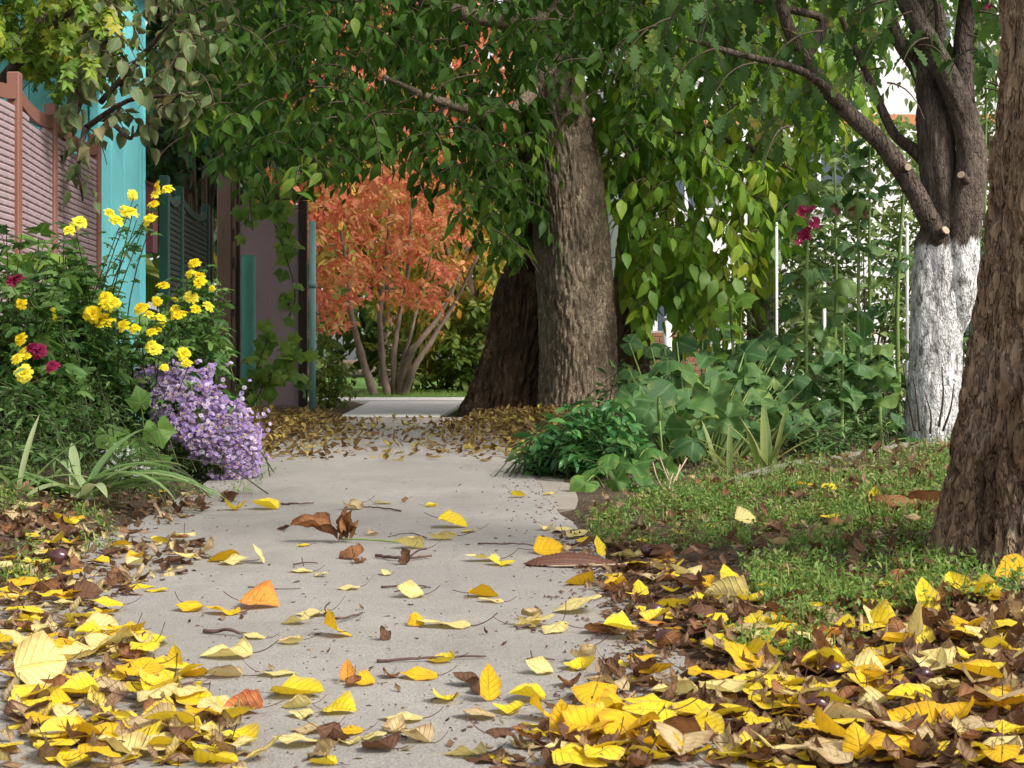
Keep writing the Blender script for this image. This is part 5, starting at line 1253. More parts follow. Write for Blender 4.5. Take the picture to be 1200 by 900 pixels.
POSE = {'domed': [fl_tpl(1, curl=.25, fold=.75, cup=-.12, sym=True, wave=.06, pc=.1, w=1.0), fl_tpl(2, curl=.1, fold=.95, cup=-.2, sym=True, wave=.08, pc=.2, w=1.05), fl_tpl(3, curl=-.3, fold=.6, cup=-.1, sym=True, wave=.06, pc=.1, w=.95), fl_tpl(4, curl=.4, fold=.85, cup=-.15, sym=True, pc=.1, w=1.0), fl_tpl(6, curl=-.15, fold=1.1, cup=-.3, sym=True, wave=.1, pc=.3, w=1.1)],
        'flat': [fl_tpl(11, curl=.12, cup=.03, wave=.12), fl_tpl(12, curl=-.2, cup=-.05, wave=.16, pc=.9), fl_tpl(13, curl=.2, fold=.08, wave=.1, w=.7), fl_tpl(14, curl=-.1, cup=-.06, wave=.2, w=.9), fl_tpl(15, curl=.3, cup=.08, wave=.25, w=.66), fl_tpl(16, curl=-.3, cup=-.03, wave=.1, w=.95, pet=.7)],
        'cupped': [fl_tpl(21, curl=1.1, cup=.3, sym=True, wave=.1, pc=.3), fl_tpl(22, curl=.7, cup=.45, sym=True, wave=.14), fl_tpl(23, curl=1.5, cup=.1, sym=True, wave=.12, w=.9)],
        'folded': [fl_tpl(31, curl=.5, fold=.75, wave=.12, sym=True, pc=.9), fl_tpl(32, curl=.3, fold=.5, wave=.2, sym=True, twist=-.5), fl_tpl(33, curl=.9, fold=.55, wave=.15, twist=.8)],
        'upright': [fl_tpl(41, curl=.6, cup=.12, wave=.1, w=.85), fl_tpl(42, curl=-.7, cup=-.15, wave=.1), fl_tpl(43, curl=.3, fold=.3, wave=.1, w=.7)],
        'curled': [fl_tpl(51, curl=2.2, fold=.35, wave=.25, sym=True, w=.7), fl_tpl(52, curl=-2.0, fold=-.35, wave=.35, sym=True, twist=.9), fl_tpl(53, curl=2.2, fold=.7, wave=.3, twist=1.2, sym=True)]}
FMESH = {}
def fmesh(pose, i):
    if (pose, i) not in FMESH:
        V, T, L = POSE[pose][i]; L = L.copy(); L[:, 2] = .5; me = mk('fallen_leaf', V, T, L); me.materials.append(FM['bright yellow']); FMESH[(pose, i)] = me
    return FMESH[(pose, i)]
def pose_rot(pose, yaw, r):
    tilt = {'domed': r.gauss(0, .1), 'flat': r.gauss(.03, .08), 'cupped': r.gauss(0, .12), 'folded': r.gauss(.03, .14), 'upright': r.uniform(.9, 1.4), 'curled': r.gauss(0, .35)}[pose]
    roll = r.gauss(0, {'domed': .42, 'flat': .07, 'cupped': .16, 'folded': .22, 'upright': .2, 'curled': .4}[pose])
    return Matrix.Rotation(yaw, 3, 'Z') @ Matrix.Rotation(tilt, 3, 'X') @ Matrix.Rotation(roll, 3, 'Y')
ALL_LEAVES = []
rr = random.Random(5)
def blade_min(pose, i, R):
    V, T, L = POSE[pose][i]; m = np.abs(L[:, 1]) < 1.5; return float((V[m] @ np.array(R).T)[:, 2].min())
def put_leaf(px, py, L, colour, pose, yaw=None, i=None, lift=0.0, label=None, name='fallen_leaf', p=None, mat=None):
    """L: blade length in metres; (px, py): where its middle stands on the ground."""
    p = hit(px, py) if p is None else np.array(p, float)
    yaw = rr.uniform(0, 6.283) if yaw is None else yaw; i = rr.randrange(len(POSE[pose])) if i is None else i
    R = pose_rot(pose, yaw, rr); zmin = blade_min(pose, i, R) * L
    V, T, Lv = POSE[pose][i]; m = np.abs(Lv[:, 1]) < 1.5
    c = (V[m] @ np.array(R).T).mean(0) * L
    o = link(name, fmesh(pose, i))
    mw = (R * L).to_4x4(); mw.translation = (p[0] - c[0], p[1] - c[1], p[2] - zmin + .001 + lift); o.matrix_basis = mw
    o.material_slots[0].link = 'OBJECT'; o.material_slots[0].material = mat or FM[colour]
    ALL_LEAVES.append(dict(o=o, px=float(proj(p)[0]), py=float(proj(p)[1]), p=p, colour=colour, pose=pose, label=label, name=name)); return o
S_ = math.pi / 2
# --- single leaves that lie apart on the bare path: (px, py, width px, colour, pose, yaw, label)
HAND = [(305, 712, 46, 'orange', 'domed', -S_, 'plump orange yellow leaf folded up over the bare path, stem pointing to the flower bed'),
        (282, 842, 50, 'salmon', 'domed', S_ + .3, 'salmon pink leaf lying half folded on the path, the only pink one'),
        (350, 816, 64, 'bright yellow', 'domed', -S_ - .2, 'large mustard yellow leaf folded up into a half disc on the path, purple stem'),
        (391, 746, 40, 'golden', 'domed', .4, 'golden leaf folded up along its midrib on the bare path above the large half-disc leaf'),
        (487, 733, 24, 'golden', 'upright', .3, 'small golden leaf standing on edge in the middle of the path'),
        (567, 700, 36, 'golden', 'domed', -S_, 'golden leaf with an orange flush folded up on the path beside a pale flat one'),
        (575, 706, 30, 'pale yellow', 'flat', S_, 'pale thin leaf lying half under the orange flushed half-folded leaf'),
        (588, 663, 26, 'bright yellow', 'domed', .2, 'small bright yellow half-folded leaf next to a pale flat leaf on the path'),
        (565, 658, 42, 'pale yellow', 'flat', S_, 'pale flat leaf with upright stem touching a small bright yellow leaf'),
        (531, 618, 36, 'bright yellow', 'domed', -S_, 'half-folded yellow leaf farthest up the bare path, behind two flat ones'),
        (549, 624, 20, 'bright yellow', 'flat', S_, 'tiny yellow leaf tucked beside the farthest half-folded leaf'),
        (518, 633, 36, 'pale yellow', 'cupped', S_, 'pale leaf with yellow underside lying before the farthest half-folded leaf'),
        (645, 650, 38, 'golden', 'domed', -S_ + .2, 'deep golden half-folded leaf beside the long dark corrugated leaf'),
        (678, 686, 36, 'golden', 'domed', S_ + .1, 'golden half-folded leaf just below the long dark corrugated leaf'),
        (719, 690, 34, 'golden', 'cupped', S_, 'golden leaf cupped at the litter edge, below the long dark corrugated leaf'),
        (702, 652, 26, 'bright yellow', 'upright', .5, 'yellow leaf standing on top of the long dark corrugated leaf'),
        (750, 700, 24, 'bright yellow', 'upright', 0.1, 'pointed yellow leaf standing upright like a small tent at the litter edge'),
        (675, 718, 60, 'pale yellow', 'flat', S_, 'long pale yellow leaf lying flat with its stem in the air, at the litter edge'),
        (735, 655, 40, 'pale yellow', 'folded', S_, 'pale folded leaf propped against the tip of the long dark corrugated leaf'),
        (185, 694, 30, 'bright yellow', 'flat', -S_, 'small heart-shaped yellow leaf lying alone on the path beside the leaf heap'),
        (263, 659, 40, 'golden', 'domed', S_, 'golden half-folded leaf in a row of three on the upper path'),
        (275, 662, 34, 'pale yellow', 'flat', -S_, 'pale flat leaf in the middle of the row of three on the upper path'),
        (303, 661, 26, 'pale yellow', 'upright', S_, 'pale leaf with a raised stem ending the row of three on the upper path'),
        (352, 671, 28, 'pale yellow', 'flat', S_, 'small pale leaf under a dark twig on the upper path'),
        (408, 692, 28, 'pale yellow', 'flat', S_, 'flat pale yellow leaf alone on the middle path'),
        (452, 674, 20, 'pale yellow', 'flat', .5, 'tiny pale leaf alone between two twigs on the path'),
        (376, 676, 14, 'pale yellow', 'flat', .5, 'tiniest whitish leaf scrap on the upper path'),
        (480, 643, 36, 'pale yellow', 'folded', S_, 'pale yellow leaf at the tip of the curled dry leaf stem'),
        (354, 641, 16, 'bright yellow', 'flat', 1, 'small yellow leaf below the curled dry leaf'),
        (275, 598, 28, 'bright yellow', 'cupped', .3, 'yellow leaf under a rust leaf at the top of the path beside the asters'),
        (310, 597, 34, 'bright yellow', 'domed', S_, 'yellow leaf next to a dark scrap at the top of the path beside the asters'),
        (365, 722, 38, 'pale yellow', 'flat', S_, 'pale flat leaf lying behind the golden half-folded leaf'),
        (345, 732, 34, 'pale yellow', 'folded', S_, 'pale leaf folded lengthwise beside the golden half-folded leaf'),
        (340, 755, 32, 'pale yellow', 'cupped', S_, 'pale leaf with a torn brown patch below the golden half-folded leaf'),
        (296, 749, 30, 'pale yellow', 'flat', S_, 'narrow pale leaf next to a grey green one on the path'),
        (265, 770, 60, 'pale yellow', 'folded', S_, 'long pale leaf with fish-tail end lying across the path'),
        (328, 792, 46, 'pale yellow', 'flat', -S_, 'thin cream leaf lying flat above the large half-disc leaf'),
        (262, 793, 44, 'tan', 'domed', S_, 'cream torn leaf half folded beside the leaf heap'),
        (516, 778, 36, 'bright yellow', 'cupped', S_, 'yellow leaf on the end of a long twig across the path'),
        (490, 795, 44, 'golden', 'flat', S_, 'flat golden leaf with a long raised stem on the lower path'),
        (500, 733, 0, 'tan', 'flat', 0, None),
        (520, 735, 62, 'pale yellow', 'flat', S_, 'pale ragged cream leaf lying in the middle of the path'),
        (632, 790, 38, 'pale yellow', 'folded', S_, 'pale folded leaf alone near the litter edge on the lower path'),
        (520, 822, 42, 'bright yellow', 'folded', .3, 'yellow folded leaf with a long raised stem on the lower path'),
        (573, 822, 42, 'golden', 'upright', .2, 'golden leaf standing against a crumpled dark scrap on the lower path'),
        (618, 822, 42, 'bright yellow', 'domed', S_, 'rounded yellow half-folded leaf among a cluster on the lower path'),
        (632, 843, 40, 'golden', 'domed', .4, 'golden crumpled leaf in the cluster on the lower path'),
        (595, 835, 40, 'bright yellow', 'cupped', S_, 'yellow spotted leaf in the middle of the cluster on the lower path'),
        (558, 841, 46, 'tan', 'flat', S_, 'tan flat leaf at the near side of the cluster on the lower path'),
        (658, 866, 44, 'golden', 'upright', .1, 'double golden leaf standing up near the lower edge of the path'),
        (545, 888, 50, 'pale yellow', 'folded', S_, 'pale lobed-looking crumpled leaf near the lower edge of the path'),
        (347, 832, 36, 'pale yellow', 'cupped', S_, 'pale leaf with forked stem in front of the large half-disc leaf'),
        (353, 841, 32, 'pale yellow', 'flat', S_, 'small flat pale leaf below the forked stem leaf'),
        (363, 858, 46, 'tan', 'flat', S_, 'flat tan leaf crossing the lower path'),
        (407, 861, 36, 'golden', 'flat', S_, 'small mottled golden leaf on the lower path'),
        (345, 874, 54, 'pale yellow', 'flat', S_, 'long pale leaf with a straight stem near the lower path edge'),
        (410, 872, 32, 'pale yellow', 'cupped', S_, 'rounded pale leaf next to the mottled golden leaf'),
        (437, 868, 34, 'pale yellow', 'flat', S_, 'pale pointed leaf beside the rust coloured crumpled leaf'),
        (470, 845, 50, 'pale yellow', 'flat', S_, 'long flat pale leaf with dark stem on the lower path'),
        (378, 896, 34, 'bright yellow', 'domed', S_, 'yellow half-folded leaf cut by the lower picture edge on the path'),
        (407, 800, 22, 'orange', 'upright', .2, 'small orange leaf standing on a rust brown one on the lower path'),
        (424, 803, 30, 'golden', 'domed', S_, 'small golden half-folded leaf beside the standing orange leaf'),
        (208, 884, 66, 'bright yellow', 'domed', -S_ + .2, 'broad bright yellow leaf folded up high at the edge of the heap'),
        (255, 896, 52, 'bright yellow', 'domed', -S_, 'bright yellow half-folded leaf at the lower picture edge beside the broad one'),
        (115, 872, 66, 'golden', 'domed', S_ - .2, 'big mustard leaf folded up on top of the heap, closest to the broad bright one'),
        (183, 850, 46, 'bright yellow', 'domed', S_, 'smooth yellow leaf folded up above the broad bright one on the heap'),
        (160, 740, 0, 'tan', 'flat', 0, None),
        (205, 785, 28, 'bright yellow', 'upright', -.3, 'slim yellow leaf standing up beside the cream torn leaf'),
        (228, 793, 32, 'golden', 'domed', S_, 'golden leaf lying beside the cream torn leaf'),
        (222, 812, 34, 'bright yellow', 'cupped', S_, 'yellow leaf over a curved purple twig next to the heap'),
        (245, 825, 50, 'pale yellow', 'flat', S_, 'flat pale leaf beside the curved purple twig'),
        (910, 622, 36, 'bright yellow', 'cupped', S_, 'yellow leaf lying by itself on the green grass patch'),
        (978, 613, 34, 'bright yellow', 'flat', S_, 'yellow leaf on the grass close to a rolled brown leaf'),
        (1025, 590, 20, 'bright yellow', 'upright', 0, 'small yellow leaf on the worn grass nearest to the stone edging'),
        (1085, 722, 46, 'bright yellow', 'upright', .2, 'bright yellow leaf standing in the grass before the furrowed trunk'),
        (1100, 738, 40, 'bright yellow', 'cupped', 1., 'bright yellow leaf lying under the standing one before the furrowed trunk'),
        (1188, 678, 46, 'golden', 'domed', S_, 'golden leaf on the earth at the foot of the furrowed trunk'),
        (1005, 887, 46, 'golden', 'upright', 0, 'rounded golden leaf standing upright among the litter at the lower picture edge'),
        (1018, 830, 44, 'pale yellow', 'folded', S_, 'pale lemon leaf bent sharply beside two conkers'),
        (1080, 865, 84, 'golden', 'folded', S_ - .3, 'large golden leaf with torn holes in the middle of the litter'),
        (1128, 795, 80, 'pale yellow', 'flat', S_, 'long pale yellow leaf with orange base lying across the litter'),
        (850, 712, 52, 'pale yellow', 'domed', S_, 'greenish pale leaf bent over the dark litter beside the grass'),
        (790, 716, 44, 'bright yellow', 'domed', S_, 'round yellow leaf folded up over the dark litter'),
        (822, 690, 34, 'golden', 'domed', S_, 'golden round leaf in front of the grass, one of an overlapping pair'),
        (855, 690, 34, 'bright yellow', 'upright', .6, 'narrow yellow leaf leaning up at the grass edge'),
        (800, 628, 30, 'pale yellow', 'cupped', S_, 'pale leaf caught in the green grass patch')]
HANDN = 0
for h in HAND:
    if h[2] == 0: continue
    d = hit(h[0], h[1])[1]
    put_leaf(h[0], h[1], max(.035, min(.105, h[2] * 1.02 / F * d)), h[3], h[4], h[5] + rr.gauss(0, .15), label=h[6]); HANDN += 1
hand_xy = np.array([(a['px'], a['py']) for a in ALL_LEAVES])

ZONES = {'heap_top': [(0, 600), (70, 600), (120, 640), (235, 632), (245, 660), (110, 712), (0, 715)],
         'heap_mid': [(0, 700), (105, 700), (175, 760), (190, 800), (0, 800)],
         'heap_low': [(0, 800), (190, 795), (260, 830), (300, 900), (0, 905)],
         'path_far': [(120, 578), (620, 560), (680, 600), (640, 680), (160, 690)],
         'path_low': [(200, 700), (650, 700), (690, 780), (640, 905), (290, 905), (180, 790)],
         'grass': [(690, 600), (860, 545), (960, 524), (1100, 520), (1100, 690), (900, 690), (740, 660)],
         'rim': [(640, 620), (760, 640), (830, 700), (830, 760), (740, 790), (690, 690)],
         'bank': [(0, 570), (230, 572), (250, 600), (120, 640), (0, 620)],
         'slope': [(820, 690), (1200, 700), (1200, 790), (830, 790)],
         'front': [(700, 790), (1200, 780), (1200, 905), (560, 905), (640, 850)]}
def zpick(zone, n, power=1.2, gap=0.0):
    poly = ZONES[zone]; x0, x1 = min(p[0] for p in poly), max(p[0] for p in poly); y0, y1 = min(p[1] for p in poly), max(p[1] for p in poly); out = []
    tries = 0
    while len(out) < n and tries < 20000:
        tries += 1
        x, y = rr.uniform(x0, x1), rr.uniform(y0, y1)
        if not in_poly(np.array([x]), np.array([y]), poly)[0]: continue
        if rr.random() > ((y0 - 400) / (y - 400)) ** power: continue
        if gap and len(hand_xy) and np.min(np.hypot(hand_xy[:, 0] - x, (hand_xy[:, 1] - y) * 2)) < gap: continue
        if x > 1085 + (700 - y) * .05 and y < 650: continue
        out.append((x, y))
    return out
def wpick(d): return rr.choices(list(d), list(d.values()))[0]
MIXC = {'bright yellow': 4.6, 'golden': 3.4, 'pale yellow': 4.6, 'tan': 1.3, 'orange': .3}
MIXP = {'domed': 3, 'flat': 6.5, 'cupped': 1.3, 'folded': .9, 'upright': .1}
for zone, n, lift, gap in (('heap_top', 20, .022, 22), ('heap_mid', 28, .017, 20), ('heap_low', 30, .017, 24), ('path_far', 8, 0, 40), ('path_low', 10, 0, 45),
                           ('grass', 7, .03, 30), ('rim', 17, .012, 22), ('slope', 42, .018, 22), ('front', 60, .018, 20)):
    for (x, y) in zpick(zone, n, 1.0, gap):
        put_leaf(x, y, rr.uniform(.045, .08), wpick(MIXC), wpick(MIXP if lift else {'flat': 4, 'cupped': 2, 'folded': 2, 'domed': 1}), None, lift=rr.uniform(.35, 1) * lift if lift else 0)

# --- dry brown leaves that can be picked out
DRY = []
for zone, n, lift in (('heap_top', 22, .012), ('heap_mid', 6, .008), ('heap_low', 5, .008), ('path_far', 8, 0), ('path_low', 9, 0), ('grass', 20, .03), ('rim', 16, .012), ('slope', 26, .018), ('front', 30, .018)):
    for (x, y) in zpick(zone, n, 1.0, 12):
        put_leaf(x, y, rr.uniform(.035, .075) * (1 if lift else .75), wpick({'rusty brown': 3, 'dark brown': 2, 'tan': 1}), wpick({'curled': 3, 'cupped': 1.5, 'folded': 2, 'domed': 1.5}), None, lift=rr.uniform(0, lift) if lift else 0, name='dry_leaf')
for (x, y, w, c, ps, lab) in ((412, 655, 36, 'rusty brown', 'curled', 'small curled rust brown leaf on the path below the big crumpled one'),
                              (268, 588, 26, 'dark brown', 'curled', 'dark brown curled leaf lying behind a yellow one at the top of the path'),
                              (412, 598, 30, 'tan', 'curled', 'rolled tan leaf with a straight stem at the top of the path'),
                              (465, 858, 40, 'tan', 'curled', 'rust coloured crumpled leaf on the lower path'),
                              (412, 806, 26, 'rusty brown', 'curled', 'rust brown leaf under the standing orange leaf'),
                              (450, 752, 22, 'dark brown', 'curled', 'small dark curl of leaf alone on the middle of the path'),
                              (153, 775, 36, 'rusty brown', 'curled', 'curled brown leaf on bare path just beside the heap'),
                              (682, 778, 44, 'tan', 'curled', 'twisted brown and cream leaf standing on the path near the litter'),
                              (705, 742, 40, 'rusty brown', 'cupped', 'brown husk-like cupped leaf at the litter edge'),
                              (565, 812, 40, 'dark brown', 'curled', 'dark crumpled scrap behind the standing golden leaf'),
                              (1050, 605, 70, 'rusty brown', 'curled', 'long rolled rust brown leaf in the grass beside the furrowed trunk'),
                              (1085, 600, 50, 'rusty brown', 'folded', 'reddish brown folded leaf between grass and furrowed trunk'),
                              (1060, 690, 50, 'rusty brown', 'curled', 'rolled brown leaf at the very foot of the furrowed trunk'),
                              (1000, 575, 60, 'rusty brown', 'flat', 'flat rusty leaf on the worn verge below the stone edging')):
    d = hit(x, y)[1]; put_leaf(x, y, w * 1.1 / F * d, c, ps, label=lab, name='dry_leaf')

# --- labels: colour, pose and place, then an order within those that would still be alike
WHERE = {'heap_top': 'on the brown slope below the strap leaves', 'heap_mid': 'halfway along the heap beside the path', 'heap_low': 'on the nearest part of the heap',
         'path_far': 'on the far bare path beyond the twigs', 'path_low': 'on the near bare path', 'grass': 'in the grass patch before the stone edging', 'rim': 'along the litter edge where path meets grass',
         'slope': 'on the littered slope before the furrowed trunk', 'front': 'in the nearest litter under the slope'}
def zone_of(x, y):
    for z in ('grass', 'rim', 'slope', 'front', 'heap_top', 'heap_mid', 'heap_low', 'path_far', 'path_low'):
        if in_poly(np.array([x]), np.array([y]), ZONES[z])[0]: return z
    return 'path_far' if y < 690 else 'path_low' if x < 650 else 'front'
ADJ = {'domed': 'half-folded', 'flat': 'flat', 'cupped': 'cupped', 'folded': 'folded', 'upright': 'upright', 'curled': 'curled'}
ORD = ['first', 'second', 'third', 'fourth', 'fifth', 'sixth', 'seventh', 'eighth', 'ninth', 'tenth', 'eleventh', 'twelfth', 'thirteenth', 'fourteenth', 'fifteenth', 'sixteenth', 'seventeenth', 'eighteenth', 'nineteenth', 'twentieth']
buckets = {}
for a in ALL_LEAVES:
    a['o']['category'] = 'fallen leaf' if a['name'] == 'fallen_leaf' else 'dry leaf'
    a['o']['group'] = 'yellow leaves fallen on the path and verge' if a['name'] == 'fallen_leaf' else 'dry brown leaves on the path and verge'
    if a['label']: a['o']['label'] = a['label']
    else: buckets.setdefault((a['name'], a['colour'], a['pose'], zone_of(a['px'], a['py'])), []).append(a)
for (nm, c, ps, z), L in buckets.items():
    w = 'dry ' if nm == 'dry_leaf' else ''
    L.sort(key=lambda a: a['px'])
    for k, a in enumerate(L):
        pre = '' if len(L) == 1 else (ORD[k] + ' from left, ')
        a['o']['label'] = f"{pre}{c} {ADJ[ps]} {w}leaf {WHERE[z]}"

# --- the big crumpled leaf with a green stem
p = hit(392, 636); root = thing('crumpled_leaf', 'big crumpled rust brown leaf with long green stem standing on the path', 'dry leaf', p)
s = p[1] / F
def crumple(name, x, z, ln, az, el, seed, wd=.5, curl=1.0, mat='rusty brown'):
    V, T, L = leaf_tpl(LANCE, wd, 14, 3, curl=curl, fold=1.1, wave=.5, seed=seed, twist=1.3); V = V.copy() * ln
    for i in range(len(V)): V[i] += np.array(noise.noise_vector(Vector(V[i]) * 40 + Vector((seed, 0, 0)))) * ln * .07
    L = L.copy(); L[:, 2] = .5 + .2 * math.sin(seed)
    mw = Matrix.Translation((x * s, 0, z * s)) @ Matrix.Rotation(az, 4, 'Z') @ Matrix.Rotation(el, 4, 'X')
    return link(name, mk(name, V, T, L), root, FM[mat], mw=mw)
crumple('lobe', 3, 5, .135, R_(97), R_(33), 3, .42, -.5); crumple('lobe', 2, 4, .12, R_(85), R_(45), 5, .4, -.7); crumple('lobe', 6, 3, .1, R_(60), R_(82), 8, .6, 1.2)
crumple('lobe', 14, 3, .08, R_(-60), R_(70), 12, .5, 1.0); crumple('lobe', 18, 3, .06, R_(-80), R_(50), 15, .45, .6); crumple('lobe', 12, 6, .09, R_(-40), R_(50), 18, .5, 1.4)
link('stem', Geo().tube(crom([(8 * s, 0, 4 * s), (40 * s, -.01, 4 * s), (80 * s, -.02, 1.5 * s)], 10), .0028, 6).mesh('stem'), root, M['stem_green'])
# --- the long dark corrugated leaf
p = hit(672, 664); root = thing('corrugated_leaf', 'long dark brown corrugated leaf lying at the litter edge', 'dry leaf', p); s = p[1] / F
V, T, L = [], [], []; m, c = 44, 4
for i in range(m + 1):
    t = i / m; w = pl(t, [(0, .15), (.1, .5), (.35, .9), (.6, 1), (.85, .6), (1, .08)]) * 13 * s
    for j in range(-c, c + 1):
        u = j / c; rg_ = .0035 * (1 if (i + abs(j)) % 2 else -1) * (abs(u) > .05)
        V.append(((t - .5) * 118 * s + abs(u) * 6 * s, -u * w * 1.3, max(.001, (1 - u * u) * w * 1.15 + rg_ + .004 * math.sin(t * 5)))); L.append((t, u, .35))
n = 2 * c + 1
for i in range(m):
    for j in range(2 * c):
        p0 = i * n + j; T += [(p0, p0 + 1, p0 + n + 1), (p0, p0 + n + 1, p0 + n)]
link('blade', mk('blade', V, np.array(T), np.array(L)), root, leaf_mat('corrugated', [(0, (.06, .025, .016)), (.5, (.12, .048, .03)), (1, (.16, .07, .045))], (.3, .16, .09), .5, .1, .5, side=22))
link('midrib', Geo().tube(crom([(-30 * s, -14 * s, .004), (10 * s, -17 * s, .006), (62 * s, -6 * s, .006)], 12), .0022, 6).mesh('midrib'), root, M['cut'])

# --- conkers
M['conker'] = simple_mat('conker_skin', [(.3, (.035, .012, .014)), (.6, (.08, .028, .028)), (.8, (.13, .05, .045))], 45, .22, .05, .5)
M['hilum'] = simple_mat('conker_scar', [(.3, (.3, .22, .16)), (.7, (.42, .33, .25))], 60, .8)
def conker(px, py, sz_, lab):
    p = hit(px, py); r = sz_ / 2 / F * p[1]; root = thing('conker', lab, 'conker', p + [0, 0, r * .8], 'conkers in the leaf litter')
    V = []; Q = []; sg, rgn = 16, 10; sd_ = rr.random() * 9
    for i in range(rgn + 1):
        ph = math.pi * i / rgn
        for j in range(sg):
            th = 6.283 * j / sg; v = Vector((math.sin(ph) * math.cos(th), math.sin(ph) * math.sin(th), math.cos(ph)))
            k = 1 + .1 * noise.noise(v * 1.4 + Vector((sd_, 0, 0))); V.append((v.x * r * k * 1.08, v.y * r * k, v.z * r * k * (.86 if v.z < .5 else .8)))
    for i in range(rgn):
        for j in range(sg): Q.append((i * sg + j, (i + 1) * sg + j, (i + 1) * sg + (j + 1) % sg, i * sg + (j + 1) % sg))
    rot = Matrix.Rotation(rr.uniform(0, 6), 4, 'Z') @ Matrix.Rotation(rr.uniform(1.7, 2.9), 4, 'X')
    b = link('nut', mk('nut', np.array(V), np.array(Q)), root, M['conker'], mw=rot)
    cp = []; 
    for i in range(3):
        ph = .5 * i / 2
        for j in range(12): th = 6.283 * j / 12; kk = 1.03; cp.append((math.sin(ph) * math.cos(th) * r * kk * 1.06, math.sin(ph) * math.sin(th) * r * kk, math.cos(ph) * r * kk * .83 + r * .03))
    link('scar', mk('scar', np.array(cp), np.array([(i * 12 + j, (i + 1) * 12 + j, (i + 1) * 12 + (j + 1) % 12, i * 12 + (j + 1) % 12) for i in range(2) for j in range(12)])), root, M['hilum'], mw=rot)
for c in ((958, 836, 27, 'dark glossy conker lying on a greenish pale leaf in the litter'), (1082, 803, 25, 'purple brown conker beside a pair of pale leaves below the slope'),
          (996, 828, 22, 'conker half hidden behind the sharply bent lemon leaf'), (977, 794, 22, 'greyish conker in the dark bark crumbs above the litter'),
          (752, 796, 22, 'conker at the litter edge next to a curved yellow leaf'), (780, 758, 24, 'conker on the dark litter below the round half-folded leaf'),
          (768, 728, 24, 'bluish dull conker sunk in the dark litter at the path side'), (760, 652, 18, 'tan conker by the tip of the long corrugated leaf'),
          (1052, 815, 24, 'conker under the pale round leaf beside the purple brown one'), (1120, 862, 22, 'dull conker near the large torn golden leaf'),
          (925, 868, 20, 'dark conker between leaves close to the lower picture edge'), (975, 845, 18, 'small reddish conker touching the dark glossy one'),
          (70, 662, 22, 'dark conker on the brown slope below the strap leaves'), (812, 740, 18, 'reddish conker half under litter beside the greenish pale leaf'), (1170, 880, 22, 'conker nearest the corner of the picture in the litter')):
    conker(*c)

# --- twigs
M['twig_fallen'] = simple_mat('fallen_twig', [(.3, (.06, .035, .03)), (.6, (.11, .065, .055)), (.8, (.17, .11, .09))], 60, .85)
TW = [([(440, 655), (470, 657), (505, 656)], 5, 'forked dark twig on the upper path beside the crumpled leaf', [(478, 656), (490, 648), (500, 646)]),
      ([(380, 722), (400, 728), (424, 722)], 4, 'short curved purple twig above the golden half-folded leaf', [(385, 725), (380, 716), (386, 709)]),
      ([(440, 780), (500, 777), (570, 773)], 4.5, 'long straight twig lying across the lower path', None),
      ([(344, 664), (360, 665), (372, 663)], 2.5, 'thin dark twig above the small pale leaf on the upper path', [(356, 665), (353, 656)]),
      ([(447, 689), (480, 691), (505, 690)], 3, 'thin double twig in the middle of the path', [(462, 695), (500, 691)]),
      ([(605, 738), (625, 739), (647, 737)], 3.5, 'short thick twig near the litter edge on the path', None),
      ([(290, 690), (330, 694), (352, 691)], 1.8, 'hair thin stalk on the middle path', None),
      ([(140, 810), (180, 815), (225, 806), (240, 812)], 4.5, 'curved purple twig beside the heap', None),
      ([(60, 822), (110, 818), (160, 822)], 4, 'twig lying across the heap edge', None),
      ([(690, 802), (715, 806), (745, 800)], 5, 'dark knobbly twig end at the litter edge', None),
      ([(585, 860), (605, 861), (622, 859)], 6, 'short dark bark chip on the lower path', None),
      ([(618, 778), (635, 780), (650, 778)], 4, 'small twig behind the pale folded leaf on the lower path', [(625, 779), (622, 766)]),
      ([(1000, 605), (1060, 598), (1120, 590)], 5, 'pale stick lying in the grass beside the furrowed trunk', None),
      ([(330, 592), (350, 593), (368, 591)], 3, 'thin dark twig at the top of the path by the asters', None),
      ([(470, 600), (440, 597), (405, 596)], 2.5, 'fine stalk at the top of the path', None),
      ([(560, 640), (600, 641), (625, 640)], 2.5, 'pale stalk leading to the deep golden half-folded leaf', None),
      ([(500, 632), (480, 629), (455, 630)], 2, 'fine dark stalk behind the pale cupped leaf', None),
      ([(240, 742), (265, 745), (290, 748)], 6, 'grey green lichen coloured strip on the path', None)]
for P, w, lab, br in TW:
    pts = [hit(*q_) for q_ in P]; p0 = pts[0]; s = p0[1] / F; r = max(.0012, w * .5 * s * .8)
    root = thing('twig', lab, 'twig', p0, 'twigs on the path')
    C = crom([q_ - p0 + [0, rr.gauss(0, .012), r + .001] for q_ in pts], 18); C[:, 2] += np.abs(np.sin(np.linspace(0, 3, 18))) * .004
    C += np.array([noise.noise_vector(Vector(c_) * 60) for c_ in C]) * r * .9; C[:, 2] = np.maximum(C[:, 2], r * .7)
    link('shaft', Geo().tube(C, r * np.linspace(1, .55, 18) * (1 + .25 * np.random.RandomState(int(w * 10)).rand(18)), 7).mesh('shaft'), root, M['twig_fallen'])
    if br:
        b0 = hit(*br[0]); B = [b0 - p0 + [0, 0, r]]
        for q_ in br[1:]: B.append(np.array([(q_[0] - br[0][0]) * s + B[0][0], B[0][1] + .01, max(r, (br[0][1] - q_[1]) * s + r)]))
        link('offshoot', Geo().tube(crom(B, 8) if len(B) > 2 else np.array(B), r * .6, 6).mesh('offshoot'), root, M['twig_fallen'])

